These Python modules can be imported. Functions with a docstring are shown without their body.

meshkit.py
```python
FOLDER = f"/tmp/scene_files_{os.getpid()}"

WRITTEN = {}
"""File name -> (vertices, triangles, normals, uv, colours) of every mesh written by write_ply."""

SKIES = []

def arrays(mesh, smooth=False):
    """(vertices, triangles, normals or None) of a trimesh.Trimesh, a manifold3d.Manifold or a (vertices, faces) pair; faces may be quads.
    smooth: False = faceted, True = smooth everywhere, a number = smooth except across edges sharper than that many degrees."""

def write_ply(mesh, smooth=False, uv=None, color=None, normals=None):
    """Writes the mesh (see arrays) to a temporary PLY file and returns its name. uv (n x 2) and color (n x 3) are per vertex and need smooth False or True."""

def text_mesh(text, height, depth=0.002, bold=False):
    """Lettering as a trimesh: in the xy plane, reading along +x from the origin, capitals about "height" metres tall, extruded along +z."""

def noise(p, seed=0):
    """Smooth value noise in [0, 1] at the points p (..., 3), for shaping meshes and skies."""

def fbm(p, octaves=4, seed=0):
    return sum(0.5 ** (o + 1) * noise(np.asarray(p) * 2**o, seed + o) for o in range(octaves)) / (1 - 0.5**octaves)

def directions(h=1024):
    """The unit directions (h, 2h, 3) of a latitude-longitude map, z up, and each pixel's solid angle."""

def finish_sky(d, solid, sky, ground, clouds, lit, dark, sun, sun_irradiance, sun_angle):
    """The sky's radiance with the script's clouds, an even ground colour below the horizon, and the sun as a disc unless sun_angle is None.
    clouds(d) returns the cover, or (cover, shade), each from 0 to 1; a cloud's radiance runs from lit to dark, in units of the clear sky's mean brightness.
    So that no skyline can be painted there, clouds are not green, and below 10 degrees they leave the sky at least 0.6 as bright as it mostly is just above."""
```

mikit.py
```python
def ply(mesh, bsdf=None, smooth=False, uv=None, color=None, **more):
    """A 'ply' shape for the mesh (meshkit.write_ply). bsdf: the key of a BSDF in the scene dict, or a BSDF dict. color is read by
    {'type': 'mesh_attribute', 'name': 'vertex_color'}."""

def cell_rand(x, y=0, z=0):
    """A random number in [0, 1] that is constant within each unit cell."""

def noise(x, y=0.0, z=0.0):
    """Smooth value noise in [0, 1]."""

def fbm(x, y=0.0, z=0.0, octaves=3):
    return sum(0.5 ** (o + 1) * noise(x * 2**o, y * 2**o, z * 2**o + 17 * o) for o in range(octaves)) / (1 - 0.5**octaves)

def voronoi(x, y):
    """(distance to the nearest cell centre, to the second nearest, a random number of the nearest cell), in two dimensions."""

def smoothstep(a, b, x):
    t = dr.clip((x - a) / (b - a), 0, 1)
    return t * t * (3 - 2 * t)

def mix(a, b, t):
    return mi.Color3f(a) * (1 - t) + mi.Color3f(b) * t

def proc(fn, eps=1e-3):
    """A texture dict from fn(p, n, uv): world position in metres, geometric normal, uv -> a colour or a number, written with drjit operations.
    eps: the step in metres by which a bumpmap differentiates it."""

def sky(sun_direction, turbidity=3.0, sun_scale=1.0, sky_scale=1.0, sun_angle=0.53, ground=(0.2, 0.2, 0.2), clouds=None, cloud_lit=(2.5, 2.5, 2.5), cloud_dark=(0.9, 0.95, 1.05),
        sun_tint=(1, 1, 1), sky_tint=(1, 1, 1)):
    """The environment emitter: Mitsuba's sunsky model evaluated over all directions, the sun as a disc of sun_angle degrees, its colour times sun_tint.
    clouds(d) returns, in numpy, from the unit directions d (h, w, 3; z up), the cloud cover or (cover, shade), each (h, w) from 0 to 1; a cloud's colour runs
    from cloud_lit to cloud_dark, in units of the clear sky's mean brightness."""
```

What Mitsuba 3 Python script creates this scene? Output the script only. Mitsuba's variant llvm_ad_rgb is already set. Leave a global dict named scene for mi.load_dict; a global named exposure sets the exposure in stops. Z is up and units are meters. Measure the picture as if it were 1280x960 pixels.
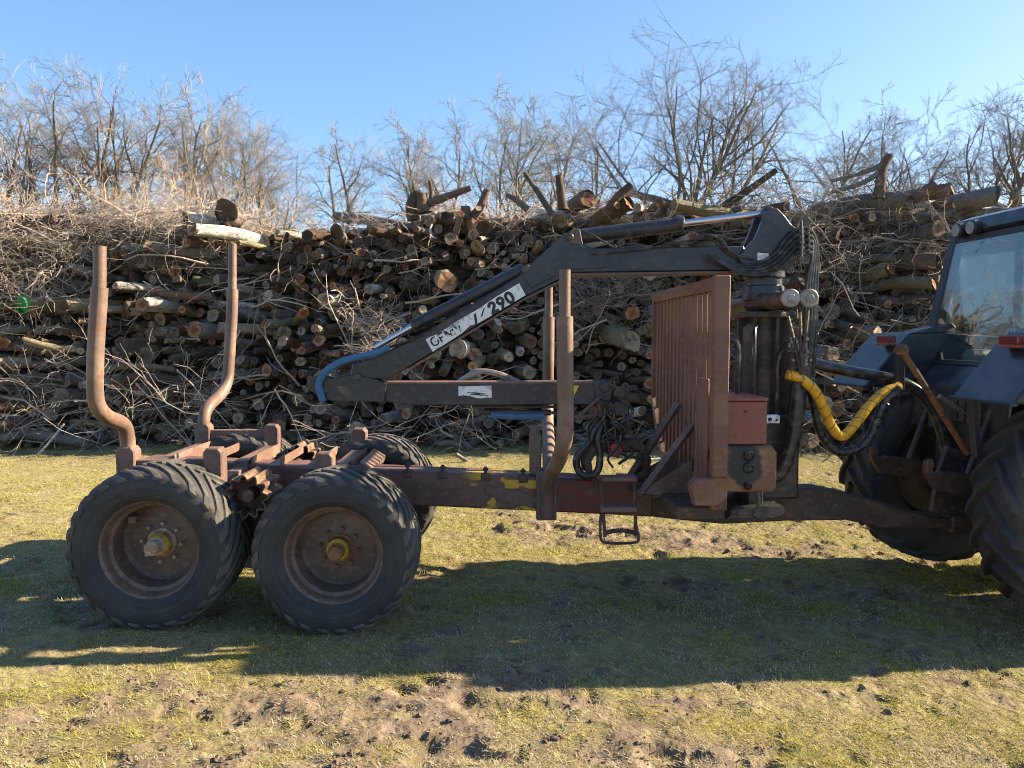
import math, random
import numpy as np, trimesh, mapbox_earcut
import mitsuba as mi, drjit as dr
import mikit, meshkit
import manifold3d as m3
from mikit import proc, noise, fbm, smoothstep, mix, cell_rand

random.seed(7); rng = np.random.default_rng(7)
scene = {'type': 'scene'}
labels = {}
T4 = mi.ScalarTransform4f

# ------------------------------------------------------------------ camera, sky, exposure
CAM_H, PITCH = 1.83, math.atan(60 / 962)
scene['camera'] = {'type': 'perspective', 'fov': 67.28, 'fov_axis': 'x', 'near_clip': 0.05, 'far_clip': 2000.0,
    'to_world': T4().look_at(origin=[0, 0, CAM_H], target=[0, math.cos(PITCH), CAM_H - math.sin(PITCH)], up=[0, 0, 1])}
SUN_EL, SUN_AZ = math.radians(27), math.radians(10)
scene['sky'] = mikit.sky((math.cos(SUN_EL) * math.cos(SUN_AZ), math.cos(SUN_EL) * math.sin(SUN_AZ), math.sin(SUN_EL)),
    turbidity=3.6, sun_scale=1.6, sun_tint=(.97, 1.0, 1.06), sky_tint=(.66, .77, .92), ground=(0.16, 0.15, 0.10))
exposure = 3.25

# ------------------------------------------------------------------ materials
def fine(p, s): return fbm(p.x * s, p.y * s, p.z * s, 4)
def principled(color, rough=0.6, **kw):
    d = {'type': 'principled', 'base_color': color, 'roughness': rough}
    d.update(kw); return d
def rgb(*c): return {'type': 'rgb', 'value': list(c)}
def two(b): return {'type': 'twosided', 'bsdf': b}
def bump(b, fn, scale, eps=2e-3): return {'type': 'bumpmap', 'arbitrary': proc(fn, eps), 'scale': scale, 'bsdf': b}

def paint_rust(a, b, c, s=6.0, lo=.48, hi=.62, speck=40.0):
    def fn(p, n, uv):
        f, g = fine(p, s), fine(p, speck)
        col = mix(a, b, smoothstep(lo, hi, f))
        col = mix(col, c, smoothstep(.58, .72, g) * .7)
        return col * (0.8 + .4 * fine(p, 90))
    return fn
def beam_paint(p, n, uv):
    f, g = fine(p, 9.0), fine(p, 38.0)
    col = mix((.095, .055, .046), (.125, .072, .058), smoothstep(.4, .6, f))
    col = mix(col, (.23, .10, .05), smoothstep(.6, .72, g) * .6)
    yel = smoothstep(-.42, -.2, p.x) * (1 - smoothstep(.22, .28, p.x)) * smoothstep(.52, .58, fbm(p.x * 7 + 3, p.y * 7, p.z * 11, 3))
    col = mix(col, (.50, .30, .035), yel)
    red = smoothstep(.34, .37, p.x) * (1 - smoothstep(.75, 1.05, p.x)) * smoothstep(.36, .46, fbm(p.x * 5, p.y * 5, p.z * 9, 3) + .07)
    col = mix(col, mix((.15, .028, .026), (.075, .04, .034), smoothstep(.42, .6, fbm(p.x * 9, p.y * 9, p.z * 16, 3))), red * .9)
    return col * (.75 + .5 * fine(p, 70))
def grit(s):
    return lambda p, n, uv: fine(p, s)
M = scene
M['m_frame'] = two(bump(principled(proc(paint_rust((.112, .072, .064), (.148, .097, .085), (.22, .12, .07))), .55, specular=.4), grit(60), .003))
M['m_beam'] = two(bump(principled(proc(beam_paint), .5, specular=.4), grit(50), .003))
M['m_stake'] = two(bump(principled(proc(paint_rust((.130, .086, .068), (.170, .122, .098), (.15, .07, .038), 4.0, speck=24.0)), .5, specular=.4), grit(80), .002))
M['m_head'] = two(bump(principled(proc(paint_rust((.155, .074, .055), (.195, .098, .070), (.24, .115, .06), 3.0)), .5, specular=.4), grit(70), .002))
M['m_rusty'] = two(bump(principled(proc(paint_rust((.20, .09, .035), (.11, .055, .035), (.34, .16, .05), 8.0)), .8), grit(60), .004))
M['m_redbox'] = two(bump(principled(proc(paint_rust((.235, .072, .06), (.20, .075, .06), (.12, .055, .045), 14.0, .5, .6, 60)), .45), grit(45), .004))
def tank_fn(p, n, uv):
    f = fine(p, 7.0)
    col = mix((.17, .085, .05), (.27, .15, .08), smoothstep(.4, .6, f))
    d = dr.sqrt(dr.square((p.x - 1.53) * 1.25) + dr.square(p.z - .99)) + (fine(p, 16) - .5) * .16
    col = mix(col, (.035, .035, .035), 1 - smoothstep(.13, .17, d))
    return col * (.75 + .5 * fine(p, 60))
M['m_tank'] = two(bump(principled(proc(tank_fn), .65), grit(50), .003))
M['m_roller'] = two(bump(principled(proc(paint_rust((.09, .055, .035), (.15, .095, .06), (.24, .16, .10), 9.0)), .7), grit(60), .003))
M['m_dark_rust'] = two(bump(principled(proc(paint_rust((.05, .032, .026), (.085, .05, .035), (.15, .075, .04), 9.0)), .6), grit(60), .003))
M['m_rim'] = two(bump(principled(proc(paint_rust((.098, .066, .053), (.14, .092, .070), (.19, .12, .08), 8.0)), .5), grit(50), .003))
M['m_yellow'] = two(principled(proc(paint_rust((.52, .32, .03), (.40, .22, .04), (.18, .08, .03), 18.0)), .5))
M['m_hubgrey'] = two(principled(proc(paint_rust((.36, .31, .25), (.25, .17, .11), (.20, .09, .04), 20.0)), .7))
M['m_crane'] = two(bump(principled(proc(paint_rust((.022, .025, .032), (.037, .039, .046), (.07, .055, .05), 4.0, .45, .7, 30.0)), .34, specular=.5), grit(50), .0015))
M['m_column'] = two(bump(principled(proc(paint_rust((.040, .034, .032), (.075, .06, .052), (.13, .085, .06), 6.0)), .5), grit(50), .003))
M['m_steel'] = two(principled(proc(paint_rust((.30, .29, .28), (.22, .2, .18), (.20, .12, .07), 10.0)), .45, metallic=.4))
M['m_chrome'] = {'type': 'roughconductor', 'material': 'Cr', 'alpha': .12}
M['m_hose'] = two(principled(proc(lambda p, n, uv: mix((.022, .022, .023), (.075, .07, .064), smoothstep(.45, .72, fine(p, 25)))), .26))
M['m_hose_yellow'] = two(principled(proc(lambda p, n, uv: mix((.70, .35, .02), (.48, .25, .03), smoothstep(.5, .75, fine(p, 18)))), .4))
M['m_blue'] = two(principled(proc(lambda p, n, uv: mix((.028, .10, .22), (.07, .17, .30), fine(p, 20))), .75))
M['m_white'] = two(principled(proc(lambda p, n, uv: mix((.72, .72, .70), (.45, .42, .38), smoothstep(.52, .7, fine(p, 22)))), .5))
M['m_ink'] = two(principled(rgb(.02, .02, .022), .6))
M['m_paint_yellow'] = two(principled(rgb(.6, .45, .04), .5))
M['m_red'] = two(principled(proc(paint_rust((.35, .03, .03), (.22, .04, .03), (.08, .04, .03), 15.0)), .5))
def rubber(base, dust, amount, s=5.0):
    return lambda p, n, uv: mix(base, dust, dr.clip(amount * (.25 + .9 * smoothstep(.3, .75, fbm(p.x * s, p.y * s, p.z * s, 5))) + .30 * smoothstep(.56, .80, fbm(p.x * 85, p.y * 85, p.z * 85, 3)), 0, 1))
M['m_tyre'] = two(bump(principled(proc(rubber((.024, .026, .029), (.080, .075, .068), .28)), .72, specular=.4), grit(60), .002))
M['m_tread'] = two(bump(principled(proc(rubber((.032, .033, .034), (.13, .122, .108), .62)), .78, specular=.3), grit(60), .004))
M['m_tyre_tractor'] = two(bump(principled(proc(rubber((.022, .023, .026), (.088, .080, .070), .5, 4.0)), .7, specular=.4), grit(50), .003))
M['m_tractor'] = two(principled(proc(lambda p, n, uv: mix((.018, .021, .027), (.040, .043, .048), smoothstep(.42, .7, fine(p, 8)))), .28, specular=.5, clearcoat=.6, clearcoat_gloss=.85))
M['m_cabdark'] = two(principled(rgb(.02, .023, .03), .5))
M['m_seat'] = two(principled(rgb(.03, .03, .032), .85))
M['m_cabtrim'] = two(principled(rgb(.28, .28, .26), .7))
M['m_glass'] = {'type': 'thindielectric', 'int_ior': 1.5, 'specular_transmittance': rgb(.83, .88, .86)}
M['m_redlens'] = two(principled(rgb(.15, .016, .016), .3, clearcoat=1.0))
M['m_amberlens'] = two(principled(rgb(.30, .07, .03), .3, clearcoat=1.0))
M['m_lampglass'] = two(principled(rgb(.20, .21, .21), .2, clearcoat=1.0))

def bark_fn(p, n, uv):
    # uv.x: class*4 + place round the log, uv.y: a number of the log * 4 + metres along it / 4
    cls = dr.floor(uv.x / 4 + .5); rid = dr.floor(uv.y / 4 + .5); r = cell_rand(rid, cls, 3)
    f = fbm(p.x * 9, p.y * 9, p.z * 9, 4); g = fbm(p.x * 34, p.y * 34, p.z * 34, 3)
    grey = mix((.11, .095, .080), (.22, .195, .165), f)
    brown = mix((.085, .056, .041), (.175, .124, .090), f)
    birch = mix((.50, .47, .42), (.62, .59, .54), f); birch = mix(birch, (.13, .11, .095), smoothstep(.62, .70, fbm(p.x * 30, p.y * 30, p.z * 60, 3))); birch = birch * (.7 + .5 * fbm(p.x * 4, p.y * 4, p.z * 4, 2))
    moss = mix((.17, .145, .10), (.26, .23, .135), f)
    c = dr.select(cls < .5, grey, dr.select(cls < 1.5, brown, dr.select(cls < 2.5, birch, moss)))
    return c * (.55 + .6 * r) * (.5 + .8 * g)
def cut_fn(p, n, uv):
    # uv: class*4 + x, number*4 + y inside the unit disc
    cls = dr.floor(uv.x / 4 + .5); rid = dr.floor(uv.y / 4 + .5)
    x, y = uv.x - 4 * cls, uv.y - 4 * rid; r = cell_rand(rid, cls, 5)
    q = dr.sqrt(x * x + y * y) + .06 * (noise(x * 3 + rid * 7, y * 3, 0) - .5)
    rings = .5 + .5 * dr.sin(q * (38 + 20 * r) + 3 * noise(x * 2, y * 2, rid))
    sap = dr.select(cls < .5, mi.Color3f(.31, .25, .185), dr.select(cls < 1.5, mi.Color3f(.36, .205, .115), dr.select(cls < 2.5, mi.Color3f(.40, .325, .23), mi.Color3f(.13, .10, .08))))
    heart = dr.select(cls < .5, mi.Color3f(.23, .165, .115), dr.select(cls < 1.5, mi.Color3f(.23, .10, .06), dr.select(cls < 2.5, mi.Color3f(.34, .25, .16), mi.Color3f(.085, .06, .05))))
    c = mix(sap, heart, 1 - smoothstep(.35, .6, q + .2 * (r - .5)))
    c = c * (.86 + .2 * rings)
    c = mix(c, (.06, .045, .035), smoothstep(.90, .96, q))
    crack = smoothstep(.035, .0, dr.abs(dr.sin(dr.atan2(y, x) * 1.5 + r * 6)) * q) * smoothstep(.7, .3, q)
    c = mix(c, (.05, .035, .028), crack)
    dirt = smoothstep(.5, .72, fbm(x * 3 + rid, y * 3, rid * .37, 3))
    c = mix(c, (.085, .068, .052), dirt * .7)
    return c * (.45 + .65 * r) * (.75 + .5 * fbm(p.x * 40, p.y * 40, p.z * 40, 3))
M['m_bark'] = two(bump(principled(proc(bark_fn), .85, specular=.2), lambda p, n, uv: fbm(p.x * 26, p.y * 26, p.z * 26, 3), .012, 4e-3))
M['m_cut'] = two(principled(proc(cut_fn), .8, specular=.2))
M['m_greencut'] = two(principled(proc(lambda p, n, uv: mix((.02, .20, .06), (.05, .30, .11), fine(p, 30))), .7))
M['m_twig'] = two(principled({'type': 'mesh_attribute', 'name': 'vertex_color'}, .85, specular=.2))
M['m_heap'] = two(bump(principled(proc(lambda p, n, uv: mix((.10, .078, .06), (.19, .15, .115), fine(p, 5))), .9), grit(12), .05))
def tree_bsdf(a, b):
    return two(principled(proc(lambda p, n, uv: mix(a, b, fbm(p.x * 2, p.y * 2, p.z * 2, 3))), .85, specular=.2))
M['m_tree_pale'] = tree_bsdf((.17, .152, .135), (.285, .26, .235))
M['m_tree_stem'] = tree_bsdf((.10, .088, .07), (.17, .145, .115))
M['m_tree_grey'] = tree_bsdf((.15, .134, .12), (.25, .225, .205))
M['m_tree_dark'] = tree_bsdf((.085, .074, .064), (.155, .135, .115))
M['m_tree_olive'] = tree_bsdf((.20, .18, .10), (.32, .285, .19))
M['m_tree_amber'] = tree_bsdf((.36, .23, .08), (.32, .25, .13))
M['m_ground'] = two(bump(principled({'type': 'mesh_attribute', 'name': 'vertex_color'}, .95, specular=.1), lambda p, n, uv: fbm(p.x * 22, p.y * 22, 0, 4), .02, 4e-3))
M['m_grass'] = {'type': 'principledthin', 'base_color': {'type': 'mesh_attribute', 'name': 'vertex_color'}, 'roughness': .7, 'diff_trans': .7, 'spec_trans': 0.0}

# ------------------------------------------------------------------ mesh helpers
def number(key):
    if key not in taken: taken[key] = 0; return key
    taken[key] += 1; return f'{key}_{taken[key]:03d}'
taken = {}
YAW = math.radians(1.5)
RIG = np.eye(4); RIG[:2, :2] = [[math.cos(YAW), -math.sin(YAW)], [math.sin(YAW), math.cos(YAW)]]; RIG[:3, 3] = (0, 5.80, 0)
SKEW = math.radians(3); RIG_TRACTOR = np.eye(4)
RIG_TRACTOR[:2, :2] = [[math.cos(SKEW), -math.sin(SKEW)], [math.sin(SKEW), math.cos(SKEW)]]
RIG_TRACTOR[:2, 3] = np.array([3.6, .6]) - RIG_TRACTOR[:2, :2] @ np.array([3.6, .6]); RIG_TRACTOR = RIG @ RIG_TRACTOR
def to_world(mesh, frame=RIG):
    v, f = (np.asarray(mesh.vertices, float), np.asarray(mesh.faces)) if hasattr(mesh, 'vertices') else mesh
    return (v @ frame[:3, :3].T + frame[:3, 3], f)
def thing(name, label, category, group=None, kind=None):
    key = number(name); labels[key] = {'label': label, 'category': category}
    if group: labels[key]['group'] = group
    if kind: labels[key]['kind'] = kind
    return key
def part(parent, name, mesh, bsdf, smooth=False, label=None, frame=None, **kw):
    if frame is None: frame = RIG_TRACTOR if parent.startswith('tractor') and name not in ('top_link', 'hose_bracket') else RIG
    key = number(parent + '__' + name)
    scene[key] = mikit.ply(to_world(mesh, frame), bsdf, smooth, **kw)
    if label: labels[key] = {'label': label}
    return key
def join(*ms):
    vs, fs, n = [], [], 0
    for m in ms:
        v, f = (np.asarray(m.vertices), np.asarray(m.faces)) if hasattr(m, 'vertices') else m
        vs.append(v); fs.append(np.asarray(f) + n); n += len(v)
    return np.vstack(vs), np.vstack(fs)
def box(x0, x1, y0, y1, z0, z1, c=.006):
    c = min(c, (x1 - x0) / 3, (y1 - y0) / 3, (z1 - z0) / 3)
    return prism([(x0 + c, z0), (x1 - c, z0), (x1, z0 + c), (x1, z1 - c), (x1 - c, z1), (x0 + c, z1), (x0, z1 - c), (x0, z0 + c)], y0, y1, c)
def inset(P, d):
    P = np.asarray(P, float); a = P - np.roll(P, 1, 0); b = np.roll(P, -1, 0) - P
    na = np.stack([-a[:, 1], a[:, 0]], 1) / np.maximum(np.linalg.norm(a, axis=1), 1e-9)[:, None]
    nb = np.stack([-b[:, 1], b[:, 0]], 1) / np.maximum(np.linalg.norm(b, axis=1), 1e-9)[:, None]
    m = na + nb; m /= np.maximum((m * m).sum(1, keepdims=True) / 2, .35)
    return P + m * d
def prism(P, y0, y1, bevel=.005):
    """A plate: the outline P of (x, z) points pushed from y0 to y1, its edges bevelled."""
    P = np.asarray(P, float)
    area = .5 * np.sum(P[:, 0] * np.roll(P[:, 1], -1) - np.roll(P[:, 0], -1) * P[:, 1])
    if area < 0: P = P[::-1]
    n = len(P); I = inset(P, bevel)
    rows = [(I, y0), (P, y0 + bevel), (P, y1 - bevel), (I, y1)]
    v = np.vstack([np.stack([q[:, 0], np.full(n, y), q[:, 1]], 1) for q, y in rows])
    f = []
    for r in range(3):
        for i in range(n):
            a, b = r * n + i, r * n + (i + 1) % n
            f += [(a, b, b + n), (a, b + n, a + n)]
    cap = np.asarray(mapbox_earcut.triangulate_float64(I, np.array([n], np.uint32))).reshape(-1, 3)
    f = np.vstack([np.array(f), cap, cap[:, ::-1] + 3 * n])
    return v, f
def turn(mesh, origin, ax, ay, az):
    v, f = (np.asarray(mesh.vertices), np.asarray(mesh.faces)) if hasattr(mesh, 'vertices') else mesh
    return np.asarray(origin) + v[:, :1] * np.asarray(ax) + v[:, 1:2] * np.asarray(ay) + v[:, 2:3] * np.asarray(az), f
def lathe(profile, n=32, center=(0, 0, 0)):
    """Turns (r, y) points about the y axis."""
    p = np.asarray(profile, float); k = len(p); a = np.arange(n) / n * 2 * np.pi
    v = np.stack([np.outer(np.cos(a), p[:, 0]), np.tile(p[:, 1], (n, 1)), np.outer(np.sin(a), p[:, 0])], -1).reshape(-1, 3)
    f = []
    for i in range(n):
        j = (i + 1) % n
        for q in range(k - 1):
            a0, a1, b0, b1 = i * k + q, i * k + q + 1, j * k + q, j * k + q + 1
            f += [(a0, b0, b1), (a0, b1, a1)]
    return v + np.asarray(center), np.array(f)
def smooth_path(pts, m=6):
    p = np.asarray(pts, float); q = np.vstack([2 * p[0] - p[1], p, 2 * p[-1] - p[-2]]); out = []
    t = np.linspace(0, 1, m, endpoint=False)[:, None]
    for i in range(1, len(q) - 2):
        a, b, c, d = q[i - 1:i + 3]
        out.append(.5 * (2 * b + (c - a) * t + (2 * a - 5 * b + 4 * c - d) * t * t + (3 * b - a - 3 * c + d) * t ** 3))
    return np.vstack(out + [p[-1:]])
def tubes(P, R, sides=6, cap=True):
    """Tubes along N polylines of n points each: P (N, n, 3), R (N, n)."""
    P = np.asarray(P, float); R = np.asarray(R, float); N, n, _ = P.shape
    t = np.gradient(P, axis=1); t /= np.maximum(np.linalg.norm(t, axis=2, keepdims=True), 1e-9)
    ref = np.where(np.abs(t[:, :1, 2:3]).repeat(3, 2) > .8, [1., 0, 0], [0, 0, 1.])
    us = np.zeros_like(P); u = np.cross(ref[:, 0], t[:, 0]); u /= np.linalg.norm(u, axis=1, keepdims=True)
    for i in range(n):
        u = u - t[:, i] * (u * t[:, i]).sum(1, keepdims=True); u /= np.maximum(np.linalg.norm(u, axis=1, keepdims=True), 1e-9); us[:, i] = u
    w = np.cross(t, us); a = np.arange(sides) / sides * 2 * np.pi
    v = P[:, :, None] + R[:, :, None, None] * (np.cos(a)[:, None] * us[:, :, None] + np.sin(a)[:, None] * w[:, :, None])
    idx = np.arange(N * n * sides).reshape(N, n, sides); nx = np.roll(idx, -1, 2)
    f = [np.stack([idx[:, :-1], nx[:, :-1], nx[:, 1:]], -1).reshape(-1, 3), np.stack([idx[:, :-1], nx[:, 1:], idx[:, 1:]], -1).reshape(-1, 3)]
    if cap:
        for k in range(1, sides - 1):
            f.append(np.stack([idx[:, -1, 0], idx[:, -1, k], idx[:, -1, k + 1]], -1)); f.append(np.stack([idx[:, 0, 0], idx[:, 0, k + 1], idx[:, 0, k]], -1))
    return v.reshape(-1, 3), np.vstack(f)
def tube(pts, r, sides=10, m=6):
    p = smooth_path(pts, m) if m else np.asarray(pts, float)
    rr = np.full(len(p), r) if np.isscalar(r) else np.interp(np.linspace(0, 1, len(p)), np.linspace(0, 1, len(r)), r)
    return tubes(p[None], rr[None], sides)
def rod(p, q, r, sides=20, c=.005):
    p, q = np.asarray(p, float), np.asarray(q, float); d = (q - p) / np.linalg.norm(q - p)
    return tubes(np.array([p, p + d * 1e-4, p + d * c, q - d * c, q - d * 1e-4, q])[None], np.array([[r * .02, r - c, r, r, r - c, r * .02]]), sides)
def xz(pts, lat): return [(x, lat, z) for x, z in pts]

# ------------------------------------------------------------------ ground
def slope(x, y):
    """The field falls a little to the right in front of the pile."""
    w = np.clip((11.5 - y) / 4.5, 0, 1) * np.clip((y + 4) / 4, 0, 1)
    w = w * w * (3 - 2 * w)
    return -.038 * np.clip(x + 2.3, -2.5, 8.0) * w
def nz(x, y, s, seed=0, octaves=4): return meshkit.fbm(np.stack([x * s, y * s, np.zeros_like(x)], -1), octaves, seed)
def blob(x, y, cx, cy, rx, ry): return np.exp(-((x - cx) / rx) ** 2 - ((y - cy) / ry) ** 2)
def mud(x, y):
    """How far the turf is torn up, from 0 to 1."""
    m = .3 * blob(x, y, -1.9, 3.7, 2.2, .55) + .75 * blob(x, y, .7, 7.6, 1.9, .55) + .8 * blob(x, y, 2.6, 7.0, .8, .35) + .7 * blob(x, y, -1.1, 3.95, 1.3, .30) + .55 * blob(x, y, -2.2, 3.5, 1.2, .35)
    m += .5 * blob(x, y, 1.2, 3.45, 1.4, .25) + .6 * blob(x, y, 1.4, 6.0, 2.2, .3) + .4 * blob(x, y, -1.8, 5.0, 1.8, .6) + .35 * blob(x, y, 4, 6, 2, 1.5)
    m = m * .75 + 1.2 * (nz(x, y, 1.1, 3) - .5) + 1.7 * (nz(x, y, 5.5, 5) - .5) + .06
    return np.clip((m - .22) / .6, 0, 1)
def ground_z(x, y):
    z = slope(x, y) + .07 * (nz(x, y, .55, 11) - .5) + .035 * (nz(x, y, 3.0, 12) - .5) + .018 * (nz(x, y, 11.0, 13) - .5)
    m = mud(x, y)
    clod = nz(x, y, 7.0, 14) - .5; pn = nz(x, y, 4.6, 15); pit = np.clip((pn - .60) / .07, 0, 1); pit = pit * pit * (3 - 2 * pit)
    return z + m * (.08 * clod) - (.25 + .75 * m) * .05 * pit * np.clip((m + .15) * 2, 0, 1)
def spaced(lo, hi, step, far, grow=1.35):
    a = list(np.arange(lo, hi + 1e-6, step)); s = step
    while a[-1] < far: s *= grow; a.append(a[-1] + s)
    s = step; b = []
    x = lo
    while x > -far: s *= grow; x -= s; b.append(x)
    return np.array(b[::-1] + a)
gx = spaced(-5.2, 6.2, .032, 500); gy = spaced(3.0, 8.2, .032, 700)
gx = np.unique(np.concatenate([gx, np.arange(-10, 10, .15)])); gy = np.unique(np.concatenate([gy, np.arange(8.2, 14, .09)])); gy = gy[gy > -60]
GX, GY = np.meshgrid(gx, gy, indexing='ij'); near = (np.abs(GX) < 30) & (GY < 40)
GZ = np.where(near, ground_z(GX, GY), 0)
mm = mud(GX, GY)[..., None]; q1 = nz(GX, GY, 1.7, 21)[..., None]; q2 = nz(GX, GY, 16, 22)[..., None]
turf = np.array([.19, .158, .095]) * (1 - q1) + np.array([.16, .15, .065]) * q1
soil = np.array([.085, .066, .052]) * (1 - q2) + np.array([.19, .150, .115]) * q2
col = (turf * (1 - mm) + soil * mm) * (.6 + .8 * q2)
idx = np.arange(GX.size).reshape(GX.shape)
gf = np.concatenate([np.stack([idx[:-1, :-1], idx[1:, :-1], idx[1:, 1:]], -1).reshape(-1, 3), np.stack([idx[:-1, :-1], idx[1:, 1:], idx[:-1, 1:]], -1).reshape(-1, 3)])
scene['ground'] = mikit.ply((np.stack([GX, GY, GZ], -1).reshape(-1, 3), gf), 'm_ground', True, color=col.reshape(-1, 3))
labels['ground'] = {'label': 'worn winter field with torn muddy turf under the trailer', 'category': 'ground', 'kind': 'structure'}

def make_grass(n, y0, y1, power, hmin, hmax, segs, seed, flat):
    g = np.random.default_rng(seed)
    u = g.random(n * 2); y = (y0 ** (1 - power) + u * (y1 ** (1 - power) - y0 ** (1 - power))) ** (1 / (1 - power))
    x = (g.random(n * 2) * 2 - 1) * (.70 * y + .3)
    tuft = nz(x, y, 2.2, 31); m = mud(x, y)
    keep = g.random(n * 2) < np.clip(1.08 - .80 * m, .12, 1) * (.30 + 1.3 * np.clip(tuft - .25, 0, 1))
    x, y, tuft, m = x[keep][:n], y[keep][:n], tuft[keep][:n], m[keep][:n]; k = len(x)
    z = ground_z(x, y) - .004
    h = (hmin + (hmax - hmin) * g.random(k) ** 2.2) * (.55 + 1.0 * tuft)
    a = g.random(k) * 2 * np.pi; lean = g.random(k) ** .6 * (1.45 - flat) + flat
    d = np.stack([np.cos(a) * np.sin(lean), np.sin(a) * np.sin(lean), np.cos(lean)], -1)
    side = np.stack([-np.sin(a), np.cos(a), np.zeros(k)], -1) * (.0012 + .0018 * g.random(k))[:, None] * np.clip(y / 4.0, 1, 2.4)[:, None]
    b = np.stack([x, y, z], -1); mid = b + d * (h * .55)[:, None]
    tip = mid + (d * [1, 1, .45] + .25 * g.normal(size=(k, 3)) * [1, 1, .2]) * (h * .5)[:, None]
    patch = nz(x, y, .8, 33); dry = np.clip((nz(x, y, 3.1, 34) - .5) * 2.2 + .66 + .25 * m - .7 * (patch - .45) - .55 * (y > 6.2) - .15 * (x > 1.2), 0, 1)
    straw = g.random(k) < np.clip(dry, .08, .93)
    c = np.where(straw[:, None], np.array([.48, .42, .285]) * (.42 + .85 * g.random((k, 1))), np.array([.30, .305, .075]) * (.6 + .8 * g.random((k, 1))) + np.array([.08, .035, 0]) * g.random((k, 1)))
    if segs == 2:
        v = np.stack([b - side, b + side, mid - side * .8, mid + side * .8, tip], 1).reshape(-1, 3); o = (np.arange(k) * 5)[:, None]
        f = np.concatenate([o + [0, 1, 3], o + [0, 3, 2], o + [2, 3, 4]]); c = np.repeat(c, 5, 0)
    else:
        v = np.stack([b - side, b + side, tip], 1).reshape(-1, 3); f = (np.arange(k) * 3)[:, None] + [0, 1, 2]; c = np.repeat(c, 3, 0)
    return v, f, c
GR = [make_grass(75000, 3.1, 5.6, 1.6, .012, .05, 2, 1, .35), make_grass(190000, 3.1, 5.8, 1.6, .02, .05, 1, 3, .95), make_grass(280000, 5.2, 13.5, 1.7, .02, .065, 1, 2, .45)]
gc = np.vstack([g[2] for g in GR])
scene['grass'] = mikit.ply(join(*[(g[0], g[1]) for g in GR]), 'm_grass', False, color=gc)
labels['grass'] = {'label': 'short winter grass, straw and yellow green moss covering the field', 'category': 'grass', 'kind': 'stuff'}

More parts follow.
